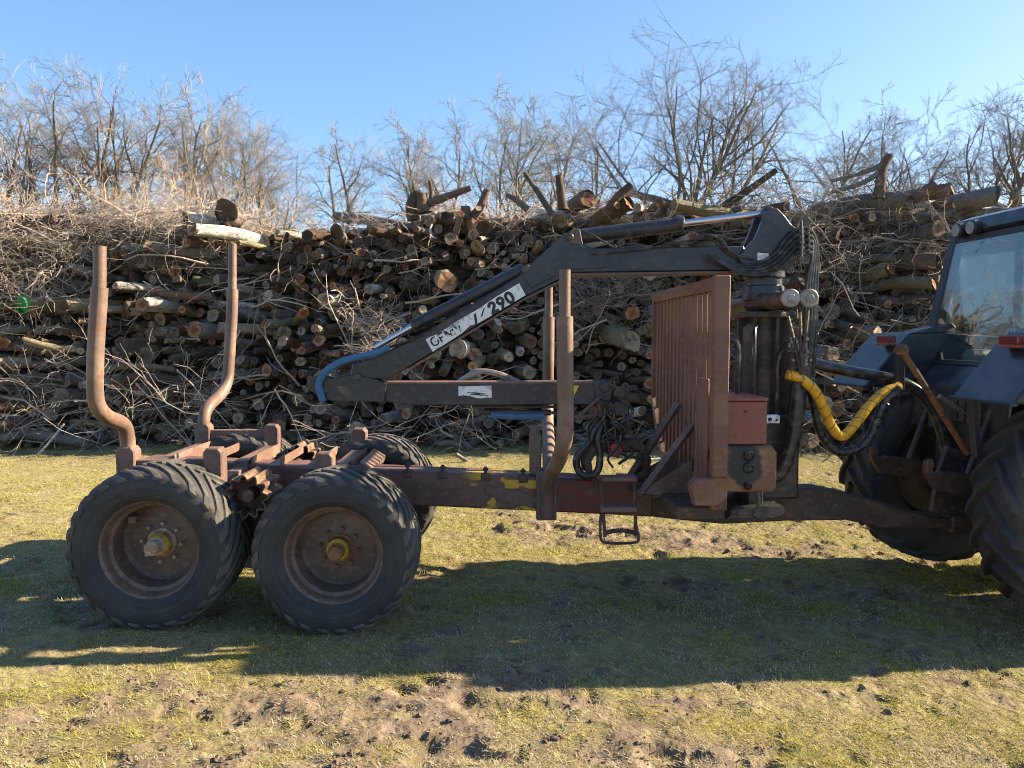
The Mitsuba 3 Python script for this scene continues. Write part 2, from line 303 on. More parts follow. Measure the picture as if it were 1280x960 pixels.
# clods of torn soil lying in the mud
g = np.random.default_rng(41); n = 4500
y = 3.2 + (g.random(n) ** 1.6) * 6; x = (g.random(n) * 2 - 1) * (.7 * y + .2); keep = g.random(n) < mud(x, y) ** 1.3 * (.35 + (nz(x, y, 3, 42) > .52)); x, y = x[keep], y[keep]; n = len(x)
ico = trimesh.creation.icosphere(subdivisions=1); iv = np.asarray(ico.vertices); r = .005 + .018 * g.random(n) ** 5
jit = 1 + .35 * g.normal(size=(n, len(iv), 1)).clip(-1.5, 1.5); sc = np.stack([.8 + .6 * g.random(n), .8 + .6 * g.random(n), .5 + .4 * g.random(n)], -1)
cv = iv[None] * jit * (r[:, None] * sc)[:, None] + np.stack([x, y, ground_z(x, y) + r * .1], -1)[:, None]
cf = (np.asarray(ico.faces)[None] + (np.arange(n) * len(iv))[:, None, None]).reshape(-1, 3)
cc = np.repeat(np.array([.13, .10, .078]) * (.5 + .8 * g.random((n, 1))), len(iv), 0)
scene['soil_clods'] = mikit.ply((cv.reshape(-1, 3), cf), 'm_ground', False, color=cc)
labels['soil_clods'] = {'label': 'crumbs and clods of torn brown soil strewn over the field', 'category': 'soil', 'kind': 'stuff'}

# ------------------------------------------------------------------ forestry trailer
TR = thing('forestry_trailer', 'rust brown timber trailer with four fat tyres, bent stakes and a barred headboard', 'trailer')
def tyre_meshes(R, w, rim, lug_h, n_lug, lug_w, skew, side_dir, seed):
    hw = w / 2; crown = R - lug_h
    prof = [(rim, -hw * .74), (rim + .012, -hw * .84), (rim + (crown - rim) * .22, -hw * .945), (rim + (crown - rim) * .235, -hw * .965), (rim + (crown - rim) * .27, -hw * .967), (rim + (crown - rim) * .285, -hw * .955), (rim + (crown - rim) * .42, -hw * .985), (rim + (crown - rim) * .43, -hw * 1.0), (rim + (crown - rim) * .45, -hw * 1.0), (rim + (crown - rim) * .46, -hw * .992), (rim + (crown - rim) * .55, -hw), (crown * .93, -hw * .95), (crown * .965, -hw * .86), (crown * .988, -hw * .6), (crown, 0)]
    prof += [(r, -y) for r, y in prof[::-1][1:]]
    body = lathe(prof, 64); lugs = []
    pr = np.array(prof); mid = pr[11:18]; order = np.argsort(mid[:, 1]); py_, pr_ = mid[order, 1], mid[order, 0]
    for s in (-1, 1):
        for k in range(n_lug):
            ph = (k + .5 * (s > 0)) * 2 * np.pi / n_lug; v = []
            for i, t in enumerate(np.linspace(-.06, 1, 7)):
                yy = s * (hw * .97 * (1 - t) - .02 * hw * (t > .9)); rb = np.interp(yy, py_, pr_); ho = lug_h * (1.0 if i else .35)
                if i == 0: yy = s * hw * .99; rb = crown * .915
                a = ph + side_dir * skew * max(t, 0) ** .8; d = lug_w / 2 / crown * (.85 + .3 * (1 - t))
                for da, rr in ((-d, rb - .012), (d, rb - .012), (.68 * d, rb + ho), (-.68 * d, rb + ho)):
                    v.append((rr * math.cos(a + da), yy, rr * math.sin(a + da)))
            f = []
            for i in range(6):
                for q in range(4):
                    a0, a1 = i * 4 + q, i * 4 + (q + 1) % 4; f += [(a0, a1, a1 + 4), (a0, a1 + 4, a0 + 4)]
            f += [(0, 2, 1), (0, 3, 2), (24, 25, 26), (24, 26, 27)]
            lugs.append((np.array(v), np.array(f)))
    return body, join(*lugs)
def place(mesh, at, spin=0.0, flip=False):
    v, f = mesh; v = v.copy()
    c, s = math.cos(spin), math.sin(spin); v[:, [0, 2]] = v[:, [0, 2]] @ np.array([[c, s], [-s, c]])
    if flip: v[:, 1] *= -1; f = f[:, ::-1]
    return v + np.asarray(at), f
t_body, t_lugs = tyre_meshes(.525, .50, .300, 0.014, 26, .062, .58, 1, 0)
rim_prof = [(.302, -.185), (.318, -.19), (.322, -.20), (.314, -.207), (.300, -.200), (.290, -.185), (.284, -.13), (.262, -.118), (.255, -.06), (.250, .0), (.225, .02), (.14, .012), (.10, .0), (.085, .0), (.0, .0)]
rim_m = lathe(rim_prof, 48)
def hub(cap_r, cap_y, bolts):
    ms = [lathe([(.095, .01), (.095, -.012), (.075, -.02), (.072, -.06), (.055, -.064), (.055, -.10), (cap_r, -.105), (cap_r, cap_y + .012), (cap_r - .012, cap_y), (0, cap_y)], 14)]
    for k in range(bolts):
        a = k / bolts * 2 * np.pi + .3; ms.append(rod((.125 * math.cos(a), .012, .125 * math.sin(a)), (.125 * math.cos(a), -.028, .125 * math.sin(a)), .014, 6))
    return join(*ms)
WHEELS = [(-2.285, -.83, .500, 0), (-1.145, -.83, .457, 1), (-2.285, .83, .500, 2), (-1.145, .83, .457, 3)]
for x, lat, z, k in WHEELS:
    fl = lat > 0; w = number(TR + '__wheel'); sp = [.4, 1.9, 3.0, .9][k]
    labels[w] = {'label': ['rear near side wheel with a grey capped hub', 'front near side wheel with a yellow ringed hub', 'rear wheel on the far side', 'front wheel on the far side'][k]}
    part(w, 'tyre', place(t_body, (x, lat, z), sp, fl), 'm_tyre', 40)
    part(w, 'tread', place(t_lugs, (x, lat, z), sp, fl), 'm_tread', 25)
    part(w, 'rim', place(rim_m, (x, lat, z), sp, fl), 'm_rim', 40)
    part(w, 'hub', place(hub(.046, -.185, 8), (x, lat, z), sp, fl), ['m_hubgrey', 'm_rusty', 'm_rusty', 'm_rusty'][k], 30)
    part(w, 'hub_ring', place(lathe([(.054, -.058), (.070, -.058), (.073, -.070), (.062, -.088), (.054, -.088)], 20), (x, lat, z), 0, fl), 'm_yellow', 30)
for x, lat, z, k in WHEELS[:1]:
    part(TR, 'rim_block', box(x - .175, x - .125, lat - .10, lat - .03, z + .14, z + .19), 'm_rim')
for s in (-1, 1):  # the bogie beams that carry the wheels
    part(TR, 'bogie_beam', prism([(-2.42, .44), (-2.30, .40), (-1.14, .36), (-1.02, .40), (-1.02, .50), (-1.45, .64), (-1.95, .66), (-2.42, .56)], s * .50 - .07, s * .50 + .07), 'm_dark_rust')
part(TR, 'bogie_axle', rod((-1.71, -.52, .60), (-1.71, .52, .60), .065), 'm_dark_rust', 30)
for x, z in ((-2.285, .5), (-1.145, .457)):
    for s in (-1, 1): part(TR, 'stub_axle', rod((x, s * .45, z), (x, s * .80, z), .06), 'm_dark_rust', 30)
# toothed drive rollers between the wheels
from shapely.geometry import Polygon
def star(r0, r1, teeth, grow=0.0):
    P = []
    for k in range(teeth * 8):
        a = k / (teeth * 8) * 2 * np.pi; w = .5 + .5 * math.cos(a * teeth); P.append(((r0 + (r1 - r0) * w ** .8 + grow) * math.cos(a), (r0 + (r1 - r0) * w ** .8 + grow) * math.sin(a)))
    return P
def gear(y0, y1, cx, cz):
    """A fluted shell, open at both ends, round a recessed disc."""
    shell = trimesh.creation.extrude_polygon(Polygon(star(.112, .148, 11), [star(.112, .148, 11, -.011)[::-1]]), y1 - y0, engine='earcut')
    disc = trimesh.creation.extrude_polygon(Polygon(star(.112, .148, 11, -.012)), .02, engine='earcut')
    v, f = join(shell, (np.asarray(disc.vertices) + [0, 0, .17], disc.faces)); return np.stack([cx + v[:, 0], y0 + v[:, 2], cz + v[:, 1]], 1), f[:, ::-1]
for s in (-1, 1):
    y0 = -.86 if s < 0 else .52
    rl = part(TR, 'drive_roller', gear(y0, y0 + .34, -1.735, .795), 'm_roller', label='star toothed rusty drive roller between the tyres on the ' + ('near' if s < 0 else 'far') + ' side')
    part(rl, 'boss', rod((-1.735, y0 + .03, .795), (-1.735, y0 + .25, .795), .042), 'm_dark_rust', 30)
    part(TR, 'roller_bracket', join(prism([(-1.80, .50), (-1.67, .50), (-1.70, .84), (-1.77, .84)], s * .30 - .015, s * .30 + .015), rod((-1.735, s * .28, .795), (-1.735, s * .60, .795), .035)), 'm_dark_rust')
# frame
part(TR, 'main_beam', prism([(-2.72, .925), (-2.72, .68), (-.48, .559), (.295, .518), (1.05, .475), (1.05, .730), (.295, .777), (-.478, .817)], -.13, .13, .012), 'm_beam')
part(TR, 'drawbar', prism([(1.008, 0.714), (1.596, 0.674), (1.974, 0.684), (2.34, 0.676), (2.544, 0.632), (3.171, 0.457), (3.369, 0.443), (3.391, 0.363), (2.797, 0.373), (2.537, 0.436), (2.089, 0.433), (1.601, 0.411), (1.266, 0.444), (1.011, 0.476)], -.105, .105, .008), 'm_dark_rust')
part(TR, 'towing_eye', join(lathe([(.045, -.03), (.085, -.03), (.085, .03), (.045, .03), (.045, -.03)], 18, (3.43, 0, .40)), ), 'm_dark_rust', 30)
bar_z = [(-2.56, .985), (-1.99, .955), (-1.27, .92)]
for s, lat in ((-1, -.65), (1, .70)):
    for x, zt in ((-2.57, 1.10), (-2.0, 1.09), (-1.27, 1.055)):
        if s < 0 or True:
            zb = .84 if not (s > 0 and x > -1.5) else .76
            part(TR, 'stake_pocket', prism([(x - .062, zb), (x + .062, zb), (x + .062, zt - .03), (x + .04, zt), (x - .04, zt), (x - .062, zt - .03)], lat - .055, lat + .055, .008), 'm_frame')
    if s < 0: part(TR, 'side_rail', box(-2.508, -2.062, lat - .03, lat + .03, .955, 1.01), 'm_frame')
    else: part(TR, 'side_rail', box(-2.508, -2.062, lat - .03, lat + .03, .945, 1.045), 'm_frame')
for x, z0 in ((-2.57, .835), (-2.0, .815), (-1.27, .785)):
    part(TR, 'cross_member', box(x - .05, x + .05, -.15, .645, z0, z0 + .10), 'm_frame')
    part(TR, 'cross_member_web', box(x + .075, x + .083, -.13, .62, z0 + .03, z0 + .125, .002), 'm_stake')
for x, z0 in ((-2.30, .835), (-1.76, .82), (-1.50, .80)):
    part(TR, 'deck_angle', join(box(x - .055, x + .05, -.14, .62, z0 + .05, z0 + .060, .002), box(x + .05, x + .06, -.14, .62, z0 + .05, z0 + .115, .002)), 'm_stake')
part(TR, 'deck_sheet', box(-2.45, -1.05, .135, .60, .805, .813, .002), 'm_stake')
for x, zt in ((-2.57, .90), (-2.0, .87), (-1.27, .84)): part(TR, 'pocket_arm', box(x - .045, x + .045, -.62, -.14, zt - .10, zt), 'm_frame')
for lat in (.36,): part(TR, 'deck_rail', box(-2.6, -1.05, lat - .03, lat + .03, .79, .826), 'm_frame')
part(TR, 'end_plate', prism([(-1.13, .80), (-1.04, .80), (-1.04, .84), (-1.13, .90)], -.12, .60, .004), 'm_stake')
# stakes
def stake(path, lower, upper, split, label):
    p = smooth_path(path, 8); k = int(np.argmin(np.abs(p[:, 2] - split) + 10 * (p[:, 2] < split - .1)))
    a = part(TR, 'stake', tubes(p[None, :k + 1], np.full((1, k + 1), lower), 18), 'm_stake', 40, label)
    q = p[k:]; q = np.vstack([q[0] - (q[1] - q[0]) * .02, q])
    part(a, 'extension_pipe', tubes(q[None], np.full((1, len(q)), upper), 18), 'm_stake', 40)
stake([(-2.57, -.65, .98), (-2.57, -.66, 1.15), (-2.56, -.74, 1.255), (-2.56, -.95, 1.33), (-2.56, -1.06, 1.42), (-2.55, -1.09, 1.56), (-2.53, -1.10, 1.80), (-2.50, -1.10, 2.12), (-2.49, -1.10, 2.365)], .048, .037, 2.11, 'S bent pipe stake at the rear corner nearest the viewer')
stake([(-2.57, .70, .98), (-2.57, .70, 1.13), (-2.56, .78, 1.23), (-2.53, 1.02, 1.33), (-2.51, 1.12, 1.44), (-2.50, 1.14, 1.60), (-2.47, 1.15, 2.0), (-2.46, 1.15, 2.2), (-2.45, 1.15, 2.645)], .05, .037, 2.25, 'S bent pipe stake at the far rear corner')
stake([(.252, -.19, .50), (.255, -.22, .70), (.265, -.38, .84), (.285, -.80, 1.02), (.30, -1.0, 1.16), (.305, -1.05, 1.35), (.30, -1.05, 1.7), (.297, -1.05, 1.95), (.297, -1.05, 2.235)], .052, .036, 1.95, 'near front stake rising before the folded crane')
stake([(.30, .18, .62), (.30, .22, .78), (.32, .55, .92), (.34, .95, 1.08), (.352, 1.10, 1.3), (.355, 1.10, 1.6), (.357, 1.10, 2.0), (.357, 1.10, 2.295)], .052, .037, 2.02, 'far front stake behind the folded crane')
part(TR, 'stake_shoe', box(.175, .325, -.20, -.135, .47, .83), 'm_frame')
part(TR, 'stake_shoe', box(.22, .37, .135, .20, .50, .80), 'm_frame')
part(TR, 'spare_pocket', join(box(.13, .215, -.10, .0, .80, 1.10), rod((.17, -.05, 1.09), (.17, -.05, 1.16), .035)), 'm_stake')
for px_ in (-.78, -.52, -.20, .08):
    zt = .817 - .0515 * (px_ + .478)
    part(TR, 'clamp_bolt', join(rod((px_, -.10, zt - .01), (px_, -.10, zt + .055), .012, 8), rod((px_, -.10, zt + .025), (px_, -.10, zt + .042), .024, 6), box(px_ - .035, px_ + .035, -.137, -.08, zt - .05, zt + .006)), 'm_dark_rust')
part(TR, 'side_strap', prism([(-0.2, 0.716), (0.026, 0.69), (0.211, 0.617), (0.211, 0.539), (-0.004, 0.582), (-0.2, 0.656)], -.142, -.128, .003), 'm_frame')
# headboard
HB = part(TR, 'headboard_top_rail', box(1.262, 1.338, -.905, .95, 2.125, 2.205), 'm_head')
HB = number(TR + '__headboard'); labels[HB] = {'label': 'barred headboard leaning edge on to the viewer'}
part(HB, 'near_post', box(1.25, 1.345, -.99, -.91, .93, 2.21), 'm_head')
part(HB, 'near_post_foot', box(1.245, 1.345, -.995, -.915, .72, .93), 'm_rusty')
part(HB, 'far_post', prism([(1.262, 1.27), (1.33, 1.27), (1.33, 2.205), (1.262, 2.205)], .953, .99), 'm_head')
def slant(lat0, z0, lat1, z1, x0, x1, w):  # a flat bar in the headboard's plane
    d = np.array([lat1 - lat0, z1 - z0]); n = np.array([-d[1], d[0]]) / np.linalg.norm(d) * w / 2
    P = np.array([(lat0, z0), (lat1, z1)]); Q = np.vstack([P + n, P[::-1] - n])
    v, f = prism(Q, 0, x1 - x0, .004); return np.stack([x0 + v[:, 1], v[:, 0], v[:, 2]], 1), f
part(HB, 'far_corner_bar', slant(.97, 1.27, .58, .84, 1.262, 1.33, .055), 'm_stake')
part(HB, 'bottom_rail', box(1.265, 1.335, -.90, .60, .80, .87), 'm_head')
for k in range(15):
    lat = -.85 + k * .122; zb = .872 if lat < .54 else .90 + (lat - .58) * 1.10
    part(HB, 'slat', box(1.280, 1.304, lat - .024, lat + .024, zb, 2.123, .004), 'm_head')
part(HB, 'cross_rail', box(1.300, 1.325, -.90, .95, 1.02, 1.08), 'm_head')
part(HB, 'wide_plate', prism([(0, 0), (.2, 0), (.2, .62), (.16, .70), (0, .70)], 0, .012, .003) if False else box(1.255, 1.275, -.80, -.60, .72, 1.55), 'm_head')
part(HB, 'wide_plate', box(1.258, 1.274, -.56, -.50, .74, 1.30), 'm_head')
for s, lat, xb, zt in ((-1, -.42, .90, 1.20), (1, -.02, .86, 1.32)):
    part(HB, 'strut', join(tube([(xb, lat, .70), (1.262, lat, zt)], .032, 4, 0)), 'm_frame')
    part(HB, 'strut_gusset', prism([(xb - .05, .70), (xb + .30, .70), (1.26, .96), (1.26, .70)], lat - .012, lat + .012, .003), 'm_frame')
part(TR, 'headboard_sill', box(1.05, 1.36, -.90, .62, .64, .72), 'm_dark_rust')
part(TR, 'sill_end_plate', prism([(1.105, 0.88), (1.146, 0.926), (1.258, 0.925), (1.342, 0.847), (1.343, 0.801), (1.282, 0.75), (1.138, 0.751)], -1.0, -.90, .008), 'm_head')
part(TR, 'deck_plate', prism([(.86, .70), (1.60, .62), (1.60, .64), (.86, .72)], -.45, .40, .004), 'm_dark_rust')
part(TR, 'hook_bolt', join(rod((1.44, -1.0, .70), (1.44, -.90, .70), .034, 6), rod((1.47, -.97, .72), (1.38, -.97, .70), .02, 6)), 'm_dark_rust')
# steps hanging in front of the beam
ST = number(TR + '__step_ladder'); labels[ST] = {'label': 'rusty step irons hanging beside the beam'}
part(ST, 'upright', tube([(.60, -.55, .85), (.615, -.56, .62), (.63, -.56, .44)], .013, 6, 3), 'm_dark_rust', 40)
part(ST, 'upright', tube([(.83, -.55, .85), (.84, -.56, .62), (.84, -.56, .45)], .013, 6, 3), 'm_dark_rust', 40)
for z in (.83, .62): part(ST, 'tread', box(.60, .845, -.60, -.50, z, z + .035), 'm_frame')
part(ST, 'bottom_loop', tube([(.60, -.56, .60), (.595, -.57, .48), (.61, -.58, .415), (.70, -.58, .40), (.83, -.58, .405), (.86, -.58, .43), (.845, -.57, .52)], .011, 6, 5), 'm_dark_rust', 40)
part(ST, 'bottom_tread', tube([(.63, -.53, .46), (.70, -.53, .475), (.78, -.53, .475), (.84, -.53, .46)], .016, 6, 4), 'm_dark_rust', 40)
# boxes behind the headboard
VB = part(TR, 'red_box', box(*[1.39, 1.66], -.80, -.30, 1.115, 1.40), 'm_redbox', label='red hammered steel box behind the headboard')
part(VB, 'lid', box(1.38, 1.665, -.81, -.295, 1.403, 1.425), 'm_redbox')
part(VB, 'plug', rod((1.515, -.808, 1.335), (1.515, -.79, 1.335), .008, 8, .002), 'm_ink')
TK = part(TR, 'pump_housing', prism([(1.375, .80), (1.70, .80), (1.725, .83), (1.725, 1.06), (1.69, 1.108), (1.375, 1.108)], -.82, -.25, .012), 'm_tank', label='brown steel housing with a black oily patch and bolts')
for x, z, r in ((1.535, 1.045, .036), (1.535, .965, .036), (1.53, .845, .026)):
    part(TK, 'bolt_head', join(lathe([(r, 0), (r, -.018), (r * .72, -.026), (r * .66, -.014), (0, -.014)], 16, (x, -.82, z)), rod((x, -.82, z), (x, -.846, z), r * .4, 6, .003)), 'm_hose', 30)
part(TK, 'foot', box(1.58, 1.68, -.70, -.35, .66, .80), 'm_dark_rust')
part(TR, 'round_flange', prism([(1.40, .62), (1.70, .62), (1.78, .64), (1.80, .67), (1.78, .70), (1.62, .70), (1.46, .68)], -.80, -.20, .006), 'm_column')
part(TR, 'rope_hook', tube([(1.60, -.82, .80), (1.60, -.84, .72), (1.57, -.84, .66), (1.61, -.84, .63)], .012, 6), 'm_hose', 40)

# ------------------------------------------------------------------ loader crane
CR = thing('loader_crane', 'black folding knuckle boom crane on the trailer with a worn white 290 decal', 'crane')
part(CR, 'column_pillar', rod((1.90, 0, .70), (1.90, 0, 2.0), .15, 24), 'm_column', 30)
for k, a in enumerate(np.arange(8) / 8 * 2 * np.pi + .2):
    c, s = math.cos(a), math.sin(a)
    v, f = prism([(.13, .75), (.215, .75), (.225, 1.55), (.20, 1.62), (.21, 1.97), (.13, 1.97)], -.013, .013, .003)
    part(CR, 'column_rib', (np.stack([1.90 + v[:, 0] * c - v[:, 1] * s, v[:, 0] * s + v[:, 1] * c, v[:, 2]], 1), f), 'm_column')
def zlathe(prof, c, n=28):
    v, f = lathe(prof, n); return np.stack([c[0] + v[:, 0], c[1] + v[:, 2], c[2] + v[:, 1]], 1), f[:, ::-1]
part(CR, 'column_flange', zlathe([(0, 1.965), (.235, 1.965), (.24, 1.975), (.24, 2.0), (.235, 2.01), (0, 2.01)], (1.90, 0, 0)), 'm_column', 30)
part(CR, 'mount_block', box(1.72, 2.12, -.22, .22, .62, 1.25, .02), 'm_column')
for k, x in enumerate((1.865, 1.99)):
    sc_ = part(CR, 'slew_cylinder', join(rod((x, -.62, 2.085), (x, .62, 2.075), .058, 24, .008), rod((x, -.36, 2.083), (x, -.30, 2.083), .068, 24)), 'm_column', 30)
    part(sc_, 'end_cap', join(rod((x, -.645, 2.085), (x, -.605, 2.085), .063, 24, .006), rod((x, -.652, 2.085), (x, -.64, 2.085), .03, 6, .002)), 'm_steel', 30)
part(CR, 'slew_housing', join(box(1.80, 2.05, -.17, .17, 2.02, 2.15, .03), zlathe([(0, 2.10), (.16, 2.10), (.15, 2.20), (.135, 2.21), (.135, 2.26), (.155, 2.27), (.155, 2.31), (.14, 2.32), (0, 2.32)], (1.90, 0, 0))), 'm_crane', 30)
part(CR, 'king_bracket', join(*[prism([(1.859, 2.745), (1.9, 2.774), (1.948, 2.768), (1.996, 2.722), (2.057, 2.647), (2.136, 2.6), (2.19, 2.583), (2.193, 2.466), (2.087, 2.407), (2.005, 2.325), (1.947, 2.266), (1.756, 2.266), (1.658, 2.406), (1.786, 2.547), (1.82, 2.628)], a, b, .006) for a, b in ((-.13, -.085), (.085, .13))], prism([(1.809, 2.444), (2.196, 2.552), (2.197, 2.481), (2.025, 2.282), (1.8, 2.282)], -.083, .083, .006)), 'm_crane')
part(CR, 'main_boom', prism([(-1.204, 1.523), (-1.185, 1.624), (-1.008, 1.677), (-0.7, 1.824), (0.039, 2.266), (0.128, 2.348), (0.375, 2.577), (0.428, 2.606), (0.469, 2.583), (0.517, 2.507), (0.6, 2.478), (1.719, 2.499), (1.756, 2.411), (1.734, 2.317), (0.441, 2.296), (0.335, 2.237), (0.098, 2.119), (-0.773, 1.594), (-0.915, 1.505)], -.085, .085, .01), 'm_crane')
part(CR, 'boom_flange', prism([(0.441, 2.293), (1.734, 2.314), (1.735, 2.299), (0.441, 2.273), (0.335, 2.214), (0.098, 2.102), (-0.773, 1.576), (-0.773, 1.591), (0.098, 2.116), (0.335, 2.234)], -.095, .095, .002), 'm_frame')
part(CR, 'elbow_plate', prism([(0.068, 2.283), (0.163, 2.383), (0.386, 2.588), (0.445, 2.535), (0.558, 2.466), (0.694, 2.443), (0.719, 2.337), (0.447, 2.319), (0.293, 2.26), (0.139, 2.184)], -.097, -.0855, .003), 'm_crane')
for pxy in ((0.097, -0.1, 2.317), (-1.142, -0.1, 1.53), (0.421, -0.1, 2.557)):
    part(CR, 'pivot_pin', rod((pxy[0], -.118, pxy[2]), (pxy[0], .118, pxy[2]), .028, 16), 'm_column', 30)
a, b, c = (0.491, 0.0, 2.57), (1.278, 0.0, 2.668), (1.9, 0.0, 2.748)
lc = part(CR, 'lift_cylinder', join(rod(a, b, .056, 24, .01), rod(tuple(np.array(b) - (.05, 0, -.006)), b, .061, 24)), 'm_crane', 30)
part(lc, 'piston_rod', rod(tuple(np.array(b) - (.02, 0, -.002)), c, .026, 20), 'm_chrome', 30)
part(lc, 'clevis', prism([(0.418, 2.509), (0.418, 2.596), (0.447, 2.62), (0.495, 2.614), (0.519, 2.503)], -.105, -.098, .003), 'm_frame', label='rust brown clevis plate')
part(lc, 'rod_eye', rod((c[0] + .01, -.06, c[2]), (c[0] + .01, .06, c[2]), .05, 18), 'm_crane', 30)
a, b, c = (0.09, 0.0, 2.332), (-0.749, 0.0, 1.902), (-1.032, 0.0, 1.74)
jc = part(CR, 'jib_cylinder', rod(a, b, .046, 22, .008), 'm_crane', 30)
part(jc, 'piston_rod', rod(b, c, .022, 18), 'm_chrome', 30)
part(CR, 'pipe', tube(xz([(0.07, 2.257), (-0.239, 2.085), (-0.596, 1.877), (-0.805, 1.771)], -.05), .009, 6, 3), 'm_crane', 40)
part(CR, 'pipe', tube(xz([(0.059, 2.235), (-0.239, 2.062), (-0.598, 1.854), (-0.837, 1.729)], -.075), .008, 6, 3), 'm_steel', 40)
part(CR, 'jib_arm', prism([(-0.964, 1.48), (0.644, 1.484), (0.668, 1.436), (0.645, 1.316), (-0.717, 1.313), (-0.918, 1.337), (-1.012, 1.367), (-1.024, 1.439)], -.075, .075, .008), 'm_crane')
part(CR, 'jib_top_plate', prism([(-0.987, 1.49), (0.625, 1.493), (0.625, 1.475), (-0.987, 1.472)], -.082, .082, .003), 'm_frame')
part(CR, 'jib_hinge', join(*[prism([(-1.518, 1.483), (-1.488, 1.524), (-1.429, 1.542), (-1.348, 1.518), (-1.183, 1.547), (-1.007, 1.512), (-0.925, 1.476), (-0.95, 1.34), (-1.338, 1.352), (-1.443, 1.394), (-1.501, 1.436)], u, w, .005) for u, w in ((-.105, -.088), (.088, .105))], box(-1.30, -1.22, -.087, .087, 1.36, 1.48)), 'm_crane')
part(CR, 'hinge_patch', prism([(-1.296, 1.465), (-1.219, 1.459), (-1.179, 1.399), (-1.209, 1.37), (-1.279, 1.423)], -.109, -.1055, .001), 'm_frame')
part(CR, 'hinge_pin', rod((-1.375, -.12, 1.44), (-1.375, .12, 1.44), .03, 14), 'm_dark_rust', 30)
part(CR, 'jib_extension', join(box(-.30, .48, -.03, .03, 1.285, 1.305), rod((-.25, 0, 1.255), (.30, 0, 1.25), .022), rod((.30, 0, 1.25), (.55, 0, 1.25), .012)), 'm_column')
part(CR, 'blue_wrap', tube([(-.16, -.02, 1.235), (.0, -.02, 1.225), (.24, -.02, 1.225)], .024, 8, 3), 'm_blue', 40)
part(CR, 'blue_hose_sleeve', tube(xz([(-1.391, 1.349), (-1.413, 1.42), (-1.418, 1.49), (-1.364, 1.573), (-1.264, 1.637), (-1.129, 1.678), (-1.001, 1.707), (-0.907, 1.748)], -.13), [.024, .028, .025, .028, .026, .025, .023, .021], 12, 6), 'm_blue', 40, label='blue fabric sleeve round the hoses at the boom tip')
for k in range(4):
    part(CR, 'tip_hose', tube(xz([(-0.911, 1.748), (-0.799, 1.783), (-0.681, 1.83), (-0.563, 1.895)], -.1 + .02 * k), .009, 6, 4), 'm_hose', 40)
part(CR, 'grey_hose', tube(xz([(-0.488, 1.414), (-0.335, 1.524), (-0.243, 1.561), (-0.089, 1.536), (0.076, 1.462)], .1), .022, 8, 5), 'm_steel', 40)
for s in (0, 1):
    x0 = .245 + .075 * s
    part(CR, 'warning_triangle', prism([[(.40, 1.46), (.50, 1.46), (.45, 1.36)], [(.33, 1.46), (.385, 1.46), (.36, 1.38)]][s], -.0785, -.0755, .0008), 'm_paint_yellow')
# decals
ang = math.atan2(70, 117); ca, sa = math.cos(ang), math.sin(ang); AX, AY = (ca, 0, sa), (-sa, 0, ca)
dp = prism([(-0.641, 1.806), (-0.605, 1.824), (-0.546, 1.848), (-0.475, 1.895), (-0.404, 1.942), (-0.333, 1.983), (-0.25, 2.03), (-0.12, 2.119), (0.051, 2.219), (0.098, 2.131), (-0.002, 2.072), (-0.168, 1.972), (-0.263, 1.919), (-0.31, 1.907), (-0.369, 1.854), (-0.476, 1.783), (-0.589, 1.712)], -.0885, -.0855, .0008)
DC = part(CR, 'boom_decal', dp, 'm_white', label='worn white decal with the number 290 and torn letters')
o = (-0.156, -0.09, 1.986)
def heavy(mesh, w):
    v, f = np.asarray(mesh.vertices), np.asarray(mesh.faces); u = m3.Manifold()
    for k in range(6): u = u + m3.Manifold(m3.Mesh((v + [w * math.cos(k * 1.047), w * math.sin(k * 1.047), 0]).astype(np.float32), f.astype(np.uint32)))
    q = u.to_mesh(); return np.asarray(q.vert_properties)[:, :3], np.asarray(q.tri_verts)
tm = heavy(meshkit.text_mesh('290', .080, .0015, bold=True), .0042)
part(DC, 'numerals', turn(tm, o, AX, AY, (0, -1, 0)), 'm_ink')
o = (-0.588, -0.09, 1.744)
def chipped(text, h, seed, amount):
    tmm = meshkit.text_mesh(text, h, .0015, bold=True); keep = []
    g = np.random.default_rng(seed); v, f = np.asarray(tmm.vertices), np.asarray(tmm.faces)
    man = m3.Manifold(m3.Mesh(v.astype(np.float32), f.astype(np.uint32)))
    lo, hi = v.min(0), v.max(0)
    for _ in range(amount):
        c = lo + (hi - lo) * g.random(3); r = h * (.06 + .16 * g.random())
        man = man - m3.Manifold.cylinder(.1, r, r, 6).scale((1, .5 + g.random(), 1)).rotate((0, 0, 360 * g.random())).translate((c[0], c[1], -.05))
    mm_ = man.to_mesh(); return np.asarray(mm_.vert_properties)[:, :3], np.asarray(mm_.tri_verts)
try: torn = chipped('GFMV', .066, 3, 26)
except Exception: torn = meshkit.text_mesh('GFMV', .066, .0015, bold=True)
part(DC, 'torn_letters', turn(torn, o, AX, AY, (0, -1, 0)), 'm_ink')
for pts in ([(603,391),(606,386),(607,389),(604,397)], [(589,397),(592,393),(592,403),(590,405)]):
    pass
part(DC, 'scratch', prism([(-0.233, 1.977), (-0.215, 2.03), (-0.203, 2.042), (-0.221, 1.972)], -.0895, -.088, .0003), 'm_ink')
part(DC, 'scratch', prism([(-0.286, 1.989), (-0.268, 2.001), (-0.257, 1.924), (-0.274, 1.913)], -.0895, -.088, .0003), 'm_ink')
JD = part(CR, 'jib_sticker', prism([(-0.401, 1.456), (-0.157, 1.461), (-0.151, 1.372), (-0.252, 1.366), (-0.3, 1.378), (-0.36, 1.39), (-0.401, 1.384)], -.0785, -.0755, .0008), 'm_white', label='torn white sticker on the lower arm')
